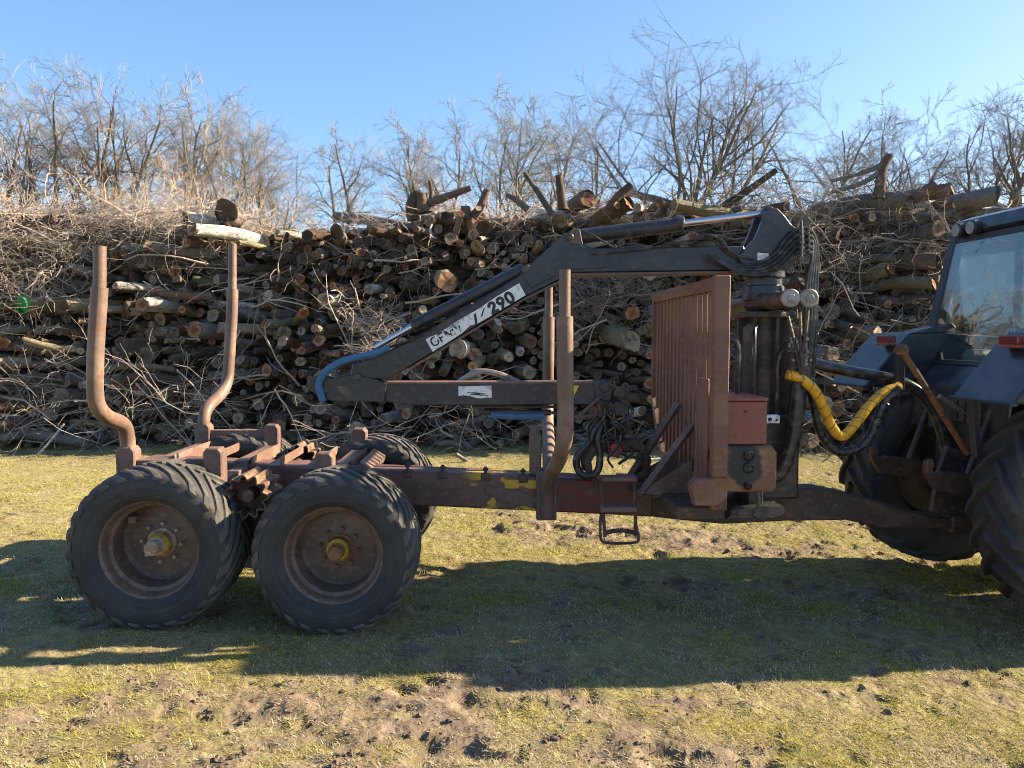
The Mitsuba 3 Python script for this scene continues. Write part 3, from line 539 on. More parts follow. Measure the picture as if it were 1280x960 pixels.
part(JD, 'faded_print', join(*[prism(np.array([(-0.336, 1.414), (-0.24, 1.402), (-0.24, 1.396), (-0.336, 1.408)]) + (.02 * k, -.012 * (k % 2)), -.0795, -.078, .0003) for k in range(4)]), 'm_ink')
part(CR, 'white_tag', prism([(1.806, 2.442), (1.889, 2.436), (1.885, 2.383), (1.801, 2.389)], -.134, -.1305, .001), 'm_white')
# hoses over the bracket
HOSE_RUN = [(1.427, 2.425), (1.546, 2.379), (1.664, 2.35), (1.811, 2.362), (1.928, 2.438), (1.997, 2.531), (2.066, 2.6), (2.137, 2.618), (2.202, 2.589), (2.242, 2.444), (2.242, 2.182), (2.245, 1.83), (2.228, 1.564)]
FAN_Z, FAN_X = (0, .15, .4, .55, .75, .9, 1, 1, 1, .6, 0, 0, 0), (0, 0, 0, 0, .1, .2, .1, 0, -.1, -.5, -.7, -.75, -.75)
for k in range(5):
    part(CR, 'hose', tube([(x + .032 * k * fx, -.16 - .006 * k, z - .041 * k * fz) for (x, z), fx, fz in zip(HOSE_RUN, FAN_X, FAN_Z)], .0125, 8, 5), 'm_hose', 40)
for k in range(5):
    for q in (0, 1): part(CR, 'hose_ferrule', (rod((2.10, -.162 - .006 * k, 2.592 - .041 * k), (2.135, -.162 - .006 * k, 2.598 - .041 * k), .0135, 10, .002) if q == 0 else rod((2.165, -.162 - .006 * k, 2.603 - .041 * k), (2.195, -.162 - .006 * k, 2.603 - .041 * k), .0135, 10, .002)), 'm_steel', 30)
part(CR, 'hose_clamp', tube(xz([(2.09, 2.663), (2.099, 2.53), (2.096, 2.402)], -.22), .01, 6, 3), 'm_crane', 40)
for k in range(4):
    part(CR, 'boom_hose', tube(xz([(0.587, 2.43), (0.941, 2.466), (1.237, 2.519), (1.415, 2.549), (1.505, 2.52), (1.608, 2.433), (1.716, 2.386)], -.09 - .02 * k) if k < 2 else xz([(1.297, 2.508), (1.368, 2.543), (1.451, 2.567), (1.534, 2.538), (1.595, 2.456), (1.686, 2.409), (1.776, 2.392)], -.08 - .02 * k), .008, 6, 4), 'm_hose', 40)
part(CR, 'boom_hose', tube(xz([(0.509, 2.604), (0.598, 2.564), (0.675, 2.518), (0.752, 2.477)], -.12), .008, 6, 4), 'm_hose', 40)
part(CR, 'hose_bundle', tube(xz([(2.207, 2.363), (2.215, 2.068), (2.198, 1.77), (2.178, 1.579)], -.13), [.045, .05, .05, .042], 12, 5), 'm_hose', 40)
part(CR, 'hose_bundle', tube(xz([(2.052, 1.484), (2.044, 1.309), (2.015, 1.076), (1.949, 0.871), (1.892, 0.795)], -.33), [.05, .06, .058, .052, .04], 12, 5), 'm_hose', 40, label='thick black sleeve of hoses hanging behind the housing')
for k, P in enumerate(([(1.93, 1.97), (1.961, 1.858), (1.999, 1.717), (2.026, 1.548)], [(2.007, 1.998), (2.016, 1.83), (2.02, 1.69), (2.019, 1.492)], [(2.055, 2.008), (2.042, 1.83), (2.023, 1.69), (2.026, 1.578)])):
    part(CR, 'valve_hose', tube(xz(P, -.42 - .02 * k), .012, 6, 4), 'm_column', 40)
vb = part(CR, 'valve_bank', box(1.96, 2.12, -.40, -.22, 1.52, 1.72, .012), 'm_column')
for k in range(5):
    part(vb, 'spool', rod((1.978 + .031 * k, -.42, 1.66), (1.978 + .031 * k, -.39, 1.66), .011, 8, .002), 'm_steel', 30)
    part(vb, 'lever', rod((1.978 + .031 * k, -.33, 1.71), (1.978 + .031 * k, -.33, 1.78), .008, 8, .002), 'm_steel', 30)
part(CR, 'side_bracket', prism([(1.66, 1.30), (1.70, 1.30), (1.74, 1.90), (1.70, 1.92), (1.66, 1.88)], -.30, -.27, .004), 'm_column')
part(CR, 'standing_pipe', tube([(1.72, -.36, 1.30), (1.72, -.36, 1.70), (1.74, -.30, 1.88), (1.80, -.2, 1.93)], .013, 8, 5), 'm_hose', 40)
part(CR, 'loop_hose', tube(xz([(2.03, 1.717), (1.943, 1.74), (1.887, 1.706), (1.866, 1.604), (1.869, 1.462), (1.855, 1.348)], -.42), .012, 6, 5), 'm_hose', 40)
part(CR, 'coupling_cluster', join(*[rod((2.03 + .025 * math.cos(i * 2.1), -.45 + .03 * math.sin(i * 1.7), 1.62 + .03 * i), (2.05 + .03 * math.sin(i), -.43, 1.66 + .03 * i), .014, 6) for i in range(7)]), 'm_steel')
cb = part(CR, 'connector_block', box(1.715, 1.815, -.62, -.56, 1.235, 1.29), 'm_white', label='small white connector block')
part(cb, 'port', join(rod((1.745, -.626, 1.262), (1.745, -.61, 1.262), .014, 12, .002), rod((1.79, -.626, 1.258), (1.79, -.61, 1.258), .008, 12, .002)), 'm_ink')
part(CR, 'arched_pipe', tube([(1.44, -.40, 1.42), (1.44, -.40, 1.68), (1.47, -.40, 1.78), (1.53, -.40, 1.82), (1.585, -.40, 1.76), (1.59, -.40, 1.6), (1.59, -.40, 1.42)], .02, 8, 5), 'm_hose', 40)

# ------------------------------------------------------------------ grapple
GP = thing('log_grapple', 'dark oily log grapple with a rotator hanging folded at the jib end', 'grapple')
part(GP, 'link', join(*[prism([(.60, 1.50), (.72, 1.50), (.75, 1.42), (.72, 1.27), (.66, 1.25), (.62, 1.36)], u, w, .005) for u, w in ((-.09, -.07), (.07, .09))], rod((.69, -.11, 1.45), (.69, .11, 1.45), .04)), 'm_crane')
part(GP, 'rotator', zlathe([(0, 1.08), (.075, 1.08), (.085, 1.10), (.085, 1.21), (.06, 1.23), (.06, 1.29), (0, 1.29)], (.70, 0, 0)), 'm_column', 30)
part(GP, 'head_beam', box(.60, .98, -.12, .12, .96, 1.07, .02), 'm_dark_rust')
def claw(x0, s, y0):
    P = [(x0, 1.04), (x0 + s * .10, 1.0), (x0 + s * .15, .90), (x0 + s * .13, .79), (x0 + s * .02, .72), (x0 + s * .03, .75), (x0 + s * .08, .80), (x0 + s * .095, .90), (x0 + s * .06, .965), (x0, .98)]
    return prism(P, y0 - .012, y0 + .012, .004)
for s, x0 in ((-1, .68), (1, .90)):
    for y0 in ((-.15, .15) if s < 0 else (-.07, .07)): part(GP, 'claw', claw(x0, s, y0), 'm_dark_rust')
part(GP, 'motor', rod((.76, -.19, .99), (.76, -.10, .99), .052, 16), 'm_red', 30, label='small red motor body')
part(GP, 'ram', rod((.60, -.13, 1.18), (.80, -.13, 1.06), .03, 14), 'm_column', 30)
part(GP, 'ram_link', join(rod((.46, -.10, 1.20), (.66, -.10, 1.38), .016, 8), rod((.44, -.10, 1.22), (.70, -.10, 1.24), .02, 8)), 'm_frame')
part(GP, 'hanger', join(prism([(.74, 1.46), (.86, 1.44), (.90, 1.34), (.84, 1.22), (.76, 1.20), (.74, 1.30)], -.05, .05, .01), rod((.80, -.09, 1.40), (.80, .09, 1.40), .045, 16)), 'm_dark_rust', 30)
part(GP, 'shackle', tube([(.74, -.06, 1.20), (.72, -.06, 1.12), (.78, -.06, 1.06), (.85, -.06, 1.12), (.83, -.06, 1.20)], .022, 8, 5), 'm_dark_rust', 40)
part(GP, 'valve_block', box(.70, .86, -.18, -.06, 1.24, 1.34, .01), 'm_column')
gq = np.random.default_rng(8)
for k in range(7):
    a0 = np.array([.62 + .3 * gq.random(), -.14 - .08 * gq.random(), 1.22 + .22 * gq.random()]); b0 = np.array([.62 + .36 * gq.random(), -.14 - .06 * gq.random(), .84 + .2 * gq.random()])
    part(GP, 'thin_hose', tube([a0, a0 * .7 + b0 * .3 + .07 * gq.normal(size=3) * [1, .2, 1], a0 * .35 + b0 * .65 + .08 * gq.normal(size=3) * [1, .2, 1], b0], .009 + .004 * gq.random(), 6, 5), 'm_hose', 40)
part(GP, 'hose_loop', tube([(.66, -.16, 1.20), (.60, -.17, 1.14), (.56, -.18, 1.04), (.50, -.18, .98), (.47, -.18, .90), (.50, -.18, .82), (.565, -.18, .795), (.63, -.18, .84), (.645, -.18, .95), (.63, -.17, 1.08), (.67, -.15, 1.2)], .028, 10, 5), 'm_hose', 40)
part(GP, 'thin_hose', tube([(.62, -.2, 1.25), (.55, -.2, 1.16), (.56, -.2, 1.05), (.52, -.2, .99)], .011, 6, 5), 'm_hose', 40)
part(GP, 'thin_hose', tube([(.72, -.2, 1.2), (.80, -.2, 1.12), (.76, -.2, 1.0), (.70, -.2, .93), (.74, -.2, .86)], .009, 6, 5), 'm_hose', 40)
part(GP, 'thin_hose', tube([(.64, -.2, 1.05), (.73, -.2, 1.08), (.79, -.2, 1.03), (.77, -.2, .93)], .008, 6, 5), 'm_hose', 40)

# ------------------------------------------------------------------ tractor
TC = thing('tractor', 'dark blue tractor hitched to the trailer, cut off by the right edge', 'tractor')
AXX, AXZ, TR_R = 3.80, .665, .815
tb, tl = tyre_meshes(TR_R, .50, .47, .045, 21, .062, .38, -1, 0)
trim_prof = [(.472, -.18), (.485, -.20), (.47, -.205), (.455, -.18), (.44, -.06), (.40, .02), (.2, .04), (.12, -.02), (0, -.02)]
for lat, nm in ((-.87, 'near rear wheel with deep lugs at the right edge'), (.87, 'far rear wheel behind the hoses')):
    w = number(TC + '__wheel'); labels[w] = {'label': nm}; fl = lat > 0
    part(w, 'tyre', place(tb, (AXX, lat, AXZ), .1, fl), 'm_tyre_tractor', 40)
    part(w, 'tread', place(tl, (AXX, lat, AXZ), .1, fl), 'm_tyre_tractor', 25)
    part(w, 'rim', place(lathe(trim_prof, 36), (AXX, lat, AXZ), 0, fl), 'm_rim', 40)
part(TC, 'rear_axle', join(rod((AXX, -.75, AXZ), (AXX, .75, AXZ), .14, 20), box(3.62, 4.6, -.26, .26, .45, 1.05, .03)), 'm_cabdark', 30)
arc = [(AXX + .90 * math.cos(a), AXZ + .90 * math.sin(a)) for a in np.linspace(math.radians(127), math.radians(40), 12)]
def fender(lat0, lat1):
    out = [(2.955, 1.415), (3.235, 1.755), (3.34, 1.855), (3.60, 1.865), (4.5, 1.80), (4.62, 1.25)]
    return prism(out + arc[::-1], lat0, lat1, .012)
for lat0, lat1, nm in ((.56, 1.14, 'far'), (-1.14, -.56, 'near')):
    fd = part(TC, 'fender', fender(lat0, lat1), 'm_tractor')
    dy = 0.0
    part(fd, 'lip', box(2.93, 2.985, lat0 - .01, lat1 + .01, 1.395, 1.42, .006), 'm_cabdark')
    la = lat0 + .02 if lat0 > 0 else lat1 - .34
    lb = la + .18
    tlm = part(TC, 'tail_light', box(3.155, 3.23, la, lb, 1.775, 1.835, .008), 'm_redlens')
    part(tlm, 'amber_lens', box(3.155, 3.23, la, lb, 1.752, 1.772, .006), 'm_amberlens')
# cab
part(TC, 'cab_rear_wall', prism([(3.36, 1.10), (3.62, 1.10), (3.64, 1.60), (3.56, 1.60), (3.40, 1.45)], -.56, .56, .01), 'm_tractor')
part(TC, 'cab_corner', prism([(3.34, 1.855), (3.60, 1.855), (3.745, 1.90), (3.70, 1.94), (3.52, 1.90)], .56, .76, .008), 'm_tractor')
part(TC, 'cab_corner', prism([(3.34, 1.855), (3.60, 1.855), (3.745, 1.90), (3.70, 1.94), (3.52, 1.90)], -.76, -.56, .008), 'm_tractor')
def post(x0, z0, x1, z1, lat, w=.035, d=.035):
    return prism([(x0 - w, z0), (x0 + w, z0), (x1 + w, z1), (x1 - w, z1)], lat - d, lat + d, .008)
for lat in (-.735, .735):
    part(TC, 'rear_pillar', post(3.66, 1.86, 3.85, 2.68, lat, .05, .045), 'm_cabdark')
    part(TC, 'front_pillar', post(4.95, 1.60, 4.80, 2.68, lat), 'm_cabdark')
    part(TC, 'side_window', prism([(3.72, 1.88), (4.90, 1.62), (4.77, 2.66), (3.885, 2.66)], lat - .003, lat + .003, .001), 'm_glass')
part(TC, 'roof', prism([(3.84, 2.66), (5.0, 2.66), (5.05, 2.72), (4.95, 2.83), (4.0, 2.85), (3.84, 2.80), (3.79, 2.70)], -.80, .80, .02), 'm_tractor')
part(TC, 'rear_window_top_frame', prism([(3.80, 2.60), (3.87, 2.60), (3.89, 2.66), (3.80, 2.66)], -.70, .70, .004), 'm_cabdark')
part(TC, 'rear_window_sill', prism([(3.55, 1.602), (3.64, 1.602), (3.65, 1.635), (3.56, 1.635)], -.56, .56, .004), 'm_cabdark')
v, f = prism([(-.52, 1.635), (.52, 1.635), (.69, 1.92), (.69, 2.61), (-.69, 2.61), (-.69, 1.92)], 0, .005, .001)
def sheared(v): return np.stack([3.66 + (v[:, 2] - 1.86) * .215 + v[:, 1] - .03, v[:, 0], v[:, 2]], 1)
part(TC, 'rear_window', (sheared(v), f), 'm_glass', label='sloping rear cab window mirroring the sky and the pile')
v, f = prism([(.49, 1.625), (.535, 1.625), (.72, 1.92), (.72, 1.98)], -.006, .014, .002)
part(TC, 'window_corner', (sheared(v), f), 'm_cabdark')
part(TC, 'front_window', prism([(4.93, 1.65), (4.94, 1.65), (4.80, 2.65), (4.79, 2.65)], -.69, .69, .001), 'm_glass')
for lat, lx in ((.60, 0), (.42, 0)):
    wl = part(TC, 'work_lamp', lathe([(0, .05), (.05, .05), (.062, 0), (.062, -.03), (.055, -.035)], 20) if False else rod((3.80, lat, 2.715), (3.73, lat, 2.71), .062, 22, .01), 'm_cabdark', 30)
    part(wl, 'lens', rod((3.728, lat, 2.71), (3.724, lat, 2.71), .052, 20, .001), 'm_lampglass', 30)
part(TC, 'wiper', join(rod((3.815, .38, 2.60), (3.78, .40, 2.50), .014, 8), rod((3.83, .38, 2.60), (3.80, .36, 2.62), .018, 8)), 'm_cabdark')
part(TC, 'seat', join(box(4.15, 4.60, -.30, .15, 1.50, 1.62, .04), box(4.10, 4.22, -.29, .14, 1.60, 2.05, .04)), 'm_seat', 30)
part(TC, 'inner_console', box(3.80, 4.60, .36, .60, 1.30, 1.72, .04), 'm_cabtrim', 30)
part(TC, 'lever', join(rod((4.2, .44, 1.70), (4.12, .42, 1.95), .012, 8), rod((4.12, .42, 1.94), (4.11, .42, 2.0), .024, 10)), 'm_seat', 30)
part(TC, 'steering_wheel', turn(lathe([(.17, 0), (.182, .012), (.194, 0), (.182, -.012), (.17, 0)], 24), (4.62, 0, 2.02), (.85, 0, .5), (-.5, 0, .85), (0, 1, 0)), 'm_seat', 30)
part(TC, 'dashboard', box(4.68, 4.93, -.35, .35, 1.5, 1.95, .05), 'm_cabtrim', 30)
part(TC, 'cab_floor', box(3.66, 4.95, -.60, .60, 1.18, 1.30, .02), 'm_cabdark')
part(TC, 'cab_side', join(*[prism([(3.62, 1.30), (4.95, 1.10), (4.95, 1.60), (3.70, 1.88)], s * .70 - .02, s * .70 + .02, .006) for s in (-1, 1)]), 'm_tractor')
part(TC, 'hood', prism([(4.97, .80), (6.75, .85), (6.85, 1.0), (6.75, 1.48), (4.97, 1.70)], -.36, .36, .05), 'm_tractor')
part(TC, 'engine_block', box(4.55, 6.75, -.28, .28, .38, .86, .03), 'm_cabdark')
for s in (-1, 1): part(TC, 'fuel_tank', box(4.50, 5.35, min(s * .34, s * .92), max(s * .34, s * .92), .36, 1.05, .04), 'm_cabdark')
for s in (-1, 1):
    w = number(TC + '__front_wheel')
    fb, fl_ = (tyre_meshes(.60, .38, .33, .035, 19, .05, .4, -1, 0))
    part(w, 'tyre', join(place(fb, (6.1, s * .85, .42), 0, s > 0), place(fl_, (6.1, s * .85, .42), 0, s > 0)), 'm_tyre_tractor', 30)
    part(w, 'rim', place(lathe([(.335, -.13), (.32, -.14), (.30, -.05), (.1, -.02), (0, -.02)], 30), (6.1, s * .85, .42), 0, s > 0), 'm_rim', 30)
part(TC, 'front_axle', rod((6.1, -.8, .42), (6.1, .8, .42), .07), 'm_cabdark', 30)
part(TC, 'exhaust_stack', tube([(5.3, -.42, 1.55), (5.3, -.42, 2.2), (5.3, -.42, 2.7)], .04, 12, 3), 'm_cabdark', 40)
# three point hitch
for lat, nm in ((.36, 'far'), (-.36, 'near')):
    ln = part(TC, 'lower_link', prism([(2.93, .80), (3.02, .86), (3.30, .83), (3.62, .60), (3.70, .50), (3.62, .42), (3.45, .52), (3.25, .68), (2.98, .72)], lat - .02, lat + .02, .006), 'm_dark_rust')
    part(ln, 'claw_hook', prism([(2.93, .80), (2.90, .86), (2.91, .93), (2.95, .95), (2.965, .91), (2.95, .87), (2.99, .84), (3.04, .86), (3.03, .80)], lat - .03, lat + .03, .006), 'm_dark_rust')
    part(TC, 'lift_rod', rod((3.22, lat, .80), (3.40, lat, 1.30), .022, 10), 'm_column', 30)
part(TC, 'hitch_plate', prism([(3.14, .50), (3.42, .44), (3.50, .60), (3.42, .95), (3.25, 1.0), (3.18, .80)], -.10, -.06, .006), 'm_column')
part(TC, 'drawbar_hitch', box(3.30, 3.75, -.12, .12, .33, .47, .015), 'm_dark_rust')
part(TC, 'rear_casting', join(box(3.40, 3.70, -.30, .30, .55, 1.20, .03), rod((3.33, -.1, .82), (3.42, -.1, .82), .07), rod((3.35, .12, 1.05), (3.42, .12, 1.05), .06)), 'm_cabdark')
part(TC, 'top_link', join(rod((2.839, -0.25, 1.731), (3.361, -0.25, 0.958), .023, 12), rod(tuple(np.array((2.839, -0.25, 1.731)) - (0, .04, 0)), tuple(np.array((2.839, -0.25, 1.731)) + (0, .04, 0)), .04, 14)), 'm_rusty', 30, label='rusty raised top link leaning across the hitch')
part(TC, 'stabiliser_rod', rod((3.164, -0.1, 1.379), (3.458, -0.1, 1.196), .022, 12), 'm_steel', 30)
part(TC, 'hose_bracket', join(box(2.895, 2.955, -.10, -.04, 1.40, 1.75), box(2.90, 2.99, -.11, -.03, 1.38, 1.41)), 'm_cabdark')
part(TC, 'fender_stay', prism([(3.03, 1.39), (3.07, 1.39), (3.12, 1.0), (3.08, 1.0)], -.66, -.60, .004), 'm_cabdark')
part(TC, 'spool_valves', join(*[box(3.35, 3.45, -.30 + .09 * i, -.24 + .09 * i, 1.18, 1.36) for i in range(4)]), 'm_column')

# ------------------------------------------------------------------ hoses between crane and tractor
def hose_thing(label, px, lat, r, bsdf, rib=None, lat2=None):
    key = thing('hydraulic_hose', label, 'hose')
    p = smooth_path(px if len(px[0]) == 3 else [(x, lat + (0 if lat2 is None else (lat2 - lat) * i / (len(px) - 1)), z) for i, (x, z) in enumerate(px)], 8)
    part(key, 'sleeve', tubes(p[None], np.full((1, len(p)), r), 14), bsdf, 40)
    if rib:
        s = np.concatenate([[0], np.cumsum(np.linalg.norm(np.diff(p, axis=0), axis=1))]); t = np.linspace(0, s[-1], int(s[-1] / .006)); c = np.stack([np.interp(t, s, p[:, i]) for i in range(3)], 1)
        tg = np.gradient(c, axis=0); tg /= np.linalg.norm(tg, axis=1, keepdims=True); u = np.cross(tg, [0, 1., 0]); w = np.cross(tg, u); a = t / (.055 if rib > .003 else .085) * 2 * np.pi
        part(key, 'spiral_guard', tubes((c + (r + .002) * (np.cos(a)[:, None] * u + np.sin(a)[:, None] * w))[None], np.full((1, len(c)), rib), 5), 'm_hose', 40)
    return key
hose_thing('yellow spiral wrapped hose sagging between crane and tractor', [(1.934, -0.42, 1.559), (2.026, -0.42, 1.531), (2.135, -0.41, 1.445), (2.216, -0.39, 1.317), (2.291, -0.36, 1.176), (2.382, -0.33, 1.108), (2.487, -0.29, 1.185), (2.608, -0.24, 1.308), (2.744, -0.19, 1.41), (2.889, -0.14, 1.454)], 0, .036, 'm_hose_yellow', .002)
hose_thing('black ribbed hose hanging in a loop just below the yellow hose', [(2.113, 1.625), (2.187, 1.489), (2.227, 1.329), (2.28, 1.121), (2.397, 0.984), (2.535, 0.989), (2.641, 1.072), (2.697, 1.209), (2.764, 1.358), (2.864, 1.435)], -.2, .034, 'm_hose', .006)
hose_thing('thick smooth black hose running level from the crane column to the hitch', [(2.149, 1.708), (2.338, 1.615), (2.588, 1.56), (2.87, 1.51), (3.092, 1.435), (3.254, 1.274), (3.357, 1.024), (3.391, 0.773), (3.395, 0.685)], .05, .046, 'm_hose')

# ------------------------------------------------------------------ branches, for trees and brushwood
def unit(v): return v / np.maximum(np.linalg.norm(v, axis=-1, keepdims=True), 1e-9)
def grow(p, d, L, r, n, wander, up, g, taper=.45):
    N = len(p); P = np.zeros((N, n, 3)); P[:, 0] = p; d = unit(d)
    for i in range(1, n):
        d = unit(d + wander * g.normal(size=(N, 3)) + np.array([0, 0, up]))
        P[:, i] = P[:, i - 1] + d * (L / (n - 1))[:, None]
    R = r[:, None] * np.linspace(1, taper, n)[None]
    return P, R
def sprout(P, R, L, m, angle, ratio, t0, g, r_ratio=.55, spread=.3, high=1.0, keep=.6):
    """m new shoots from every branch: their starts, directions, lengths and radii."""
    N, n, _ = P.shape
    t = t0 + (1 - t0) * ((np.arange(m)[None] + g.random((N, m))) / m) ** high
    f = t * (n - 1); i = np.minimum(f.astype(int), n - 2); w = (f - i)[..., None]
    k = np.arange(N)[:, None]; a, b = P[k, i], P[k, i + 1]
    p = a * (1 - w) + b * w; tan = unit(b - a)
    rnd = g.normal(size=(N, m, 3)); rnd = unit(rnd - tan * (rnd * tan).sum(-1, keepdims=True))
    an = angle * (1 + spread * g.normal(size=(N, m, 1)))
    d = tan * np.cos(an) + rnd * np.sin(an)
    rr = (R[k, i] * (1 - w[..., 0]) + R[k, i + 1] * w[..., 0]) * r_ratio * (.75 + .4 * g.random((N, m)))
    LL = L[:, None] * ratio * (1.15 - keep * t) * (.65 + .7 * g.random((N, m)))
    return p.reshape(-1, 3), d.reshape(-1, 3), LL.reshape(-1), rr.reshape(-1)
def tree_mesh(H, seed, stems=3, wide=1.0, twig=.007, dense=1.0, fork=.38, r0=None):
    """(trunk, limbs, twigs): a bare tree of height H standing at the origin, its trunk parting into stems at the fork."""
    g = np.random.default_rng(seed); r0 = r0 or .0145 * H
    T0, RT = grow(np.array([[0, 0, -.15]]), np.array([[.05 * g.normal(), .05 * g.normal(), 1.]]), np.array([fork * H + .15]), np.array([r0]), 6, .03, .05, g, .8)
    a = np.arange(stems) / stems * 2 * np.pi + g.random(stems) * .9
    sp = (.25 + .40 * g.random(stems)) * wide; sp[0] *= .25
    d = np.stack([np.cos(a) * sp, np.sin(a) * sp, np.ones(stems)], -1)
    k = np.minimum(3 + (np.arange(stems) * 3) // max(stems, 1), 5); p = T0[0, k]
    L = (H - p[:, 2]) * (.74 + .12 * g.random(stems)) / unit(d)[:, 2] * (1 - .35 * sp); r = r0 * (.45 + .25 * g.random(stems)) * (1.1 if stems < 4 else .95)
    P0, R0 = grow(p, d, L, r, 12, .085, .02, g, .22)
    p, d, L1, r = sprout(P0, R0, L, int(9 * dense), .85, .50 * wide, .32, g, .62, high=.95, keep=.55); P1, R1 = grow(p, d, L1, r, 7, .14, .035, g, .3)
    p, d, L2, r = sprout(P1, R1, L1, 6, .85, .46, .2, g, .62, keep=.4); P2, R2 = grow(p, d, L2, np.maximum(r, twig * 1.5), 5, .17, .015, g, .4)
    p, d, L3, r = sprout(P2, R2, L2, 3, .65, .60, .2, g, .65, keep=.4); P3, R3 = grow(p, d, L3, np.maximum(r, twig), 3, .10, .03, g, .7)
    p, d, L4, r = sprout(P3, R3, L3, 3, .55, .66, .2, g, .75, keep=.4); P4, R4 = grow(p, d, L4, np.maximum(r * .85, twig * .8), 2, .08, .02, g, .8)
    return join(tubes(T0, RT, 9), tubes(P0, R0, 8)), join(tubes(P1, R1, 6), tubes(P2, R2, 4, False)), join(tubes(P3, R3, 3, False), tubes(P4, R4, 3, False))
def plant(name, label, category, group, X, Y, H, seed, bsdf, **kw):
    key = thing(name, label, category, group); fr = np.eye(4); fr[:3, 3] = (X, Y, 0)
    a, b, c = tree_mesh(H, seed, **kw)
    part(key, 'trunk', a, bsdf[0], 60, frame=fr); part(key, 'limbs', b, bsdf[0], 60, frame=fr); part(key, 'twigs', c, bsdf[1], False, frame=fr)
    return key
def tree_at(px, top, Y): # base position and height for a tree whose tip stands at this bearing
    return (px - 640) / 962 * Y, (420 - top) / 962 * Y + CAM_H
PALE, DARK, OLIVE, AMBER = ('m_tree_stem', 'm_tree_pale'), ('m_tree_dark', 'm_tree_grey'), ('m_tree_stem', 'm_tree_olive'), ('m_tree_stem', 'm_tree_amber')
TREES = [ # bearing, tip, distance, stems, wide, dense, fork, bark, label
    (20, 112, 34, 5, 1.0, .8, .46, PALE, 'pale bare tree at the left edge of the photo'),
    (75, 96, 33, 5, .95, .8, .48, PALE, 'tall pale bare tree, second from the left edge'),
    (128, 108, 34, 5, 1.0, .8, .5, PALE, 'bare tree with forked stems above the leftmost stake'),
    (182, 108, 35, 5, 1.0, .8, .5, PALE, 'pale bare tree between the leftmost stake and the far rear stake'),
    (236, 116, 34, 4, 1.0, .8, .52, PALE, 'bare tree behind the amber shrub'),
    (290, 142, 33, 5, 1.25, 1, .5, PALE, 'round crowned bare tree above the dark stump end'),
    (335, 182, 31, 5, 1.4, 1, .46, PALE, 'low spreading bare tree ending the left group'),
    (432, 182, 40, 3, .9, .8, .5, PALE, 'small bare tree left of the middle gap of sky'),
    (500, 175, 40, 3, .9, .8, .5, PALE, 'small bare tree in the middle gap of sky'),
    (562, 188, 38, 3, 1.0, .8, .5, PALE, 'small bare tree over the curled dark stubs'),
    (622, 126, 34, 5, .75, 1, .4, OLIVE, 'olive stemmed bare tree left of the upright dark stub'),
    (668, 152, 36, 4, .8, .7, .48, PALE, 'slim bare tree just left of the biggest tree'),
    (748, 140, 28, 4, 1.0, .7, .45, DARK, 'bare tree filling the left side below the biggest crown'),
    (838, 22, 24, 7, 1.15, .8, .47, DARK, 'biggest bare dark tree with a wide spreading crown'),
    (922, 70, 25, 4, .95, .7, .48, DARK, 'dark bare tree leaning right beside the biggest tree'),
    (1025, 108, 30, 3, .95, .7, .48, DARK, 'bare tree right of the biggest tree above the brush heap'),
    (1090, 130, 32, 4, 1.1, .7, .48, DARK, 'bare tree behind the forked upright stub'),
    (1150, 134, 31, 4, 1.0, .7, .48, DARK, 'bare tree above the large cut log on top'),
    (1212, 125, 30, 4, 1.1, .9, .48, DARK, 'bare tree above the tractor cab'),
    (1262, 92, 29, 3, .9, .9, .48, DARK, 'tall bare tree at the right edge of the photo'),
    (-40, 120, 34, 4, 1.0, .8, .5, PALE, 'bare tree mostly beyond the left edge'),
    (1330, 110, 30, 4, 1.0, .8, .48, DARK, 'bare tree mostly beyond the right edge'),
]
for i, (px, top, Y, st, wd, de, fk, bs, lb) in enumerate(TREES):
    X, Hh = tree_at(px, top, Y)
    plant('bare_tree', lb, 'tree', 'leafless trees behind the log pile', round(X, 2), Y, Hh * (.92 if st == 7 else 1.03 if px < 400 else 1.10 if px < 700 else 1.0), 100 + i, bs, stems=st, wide=wd, dense=de, fork=fk, twig=.0072 * Y / 33, r0=(.0175 if bs is PALE else .0145) * Hh)
SHRUBS = [(217, 205, 27, AMBER, .6, 'amber orange twigged shrub rising behind the left brush heap'), (262, 236, 26, OLIVE, .6, 'low olive shrub beside the dark stump end'), (178, 226, 27, OLIVE, .6, 'olive green shrub under the left trees'),
    (530, 240, 40, PALE, 1, 'low pale shrub right of the sky gap'), (985, 215, 33, PALE, 1, 'pale shrub right of the biggest tree'), (1185, 215, 34, PALE, 1, 'pale shrub behind the top logs')]
for i, (px, top, Y, bs, wd, lb) in enumerate(SHRUBS):
    X, Hh = tree_at(px, top, Y)
    plant('shrub', lb, 'shrub', 'leafless shrubs behind the log pile', round(X, 2), Y, Hh, 300 + i, bs, stems=4, wide=wd, dense=.45, fork=.12, twig=.0075 * Y / 33, r0=.07)

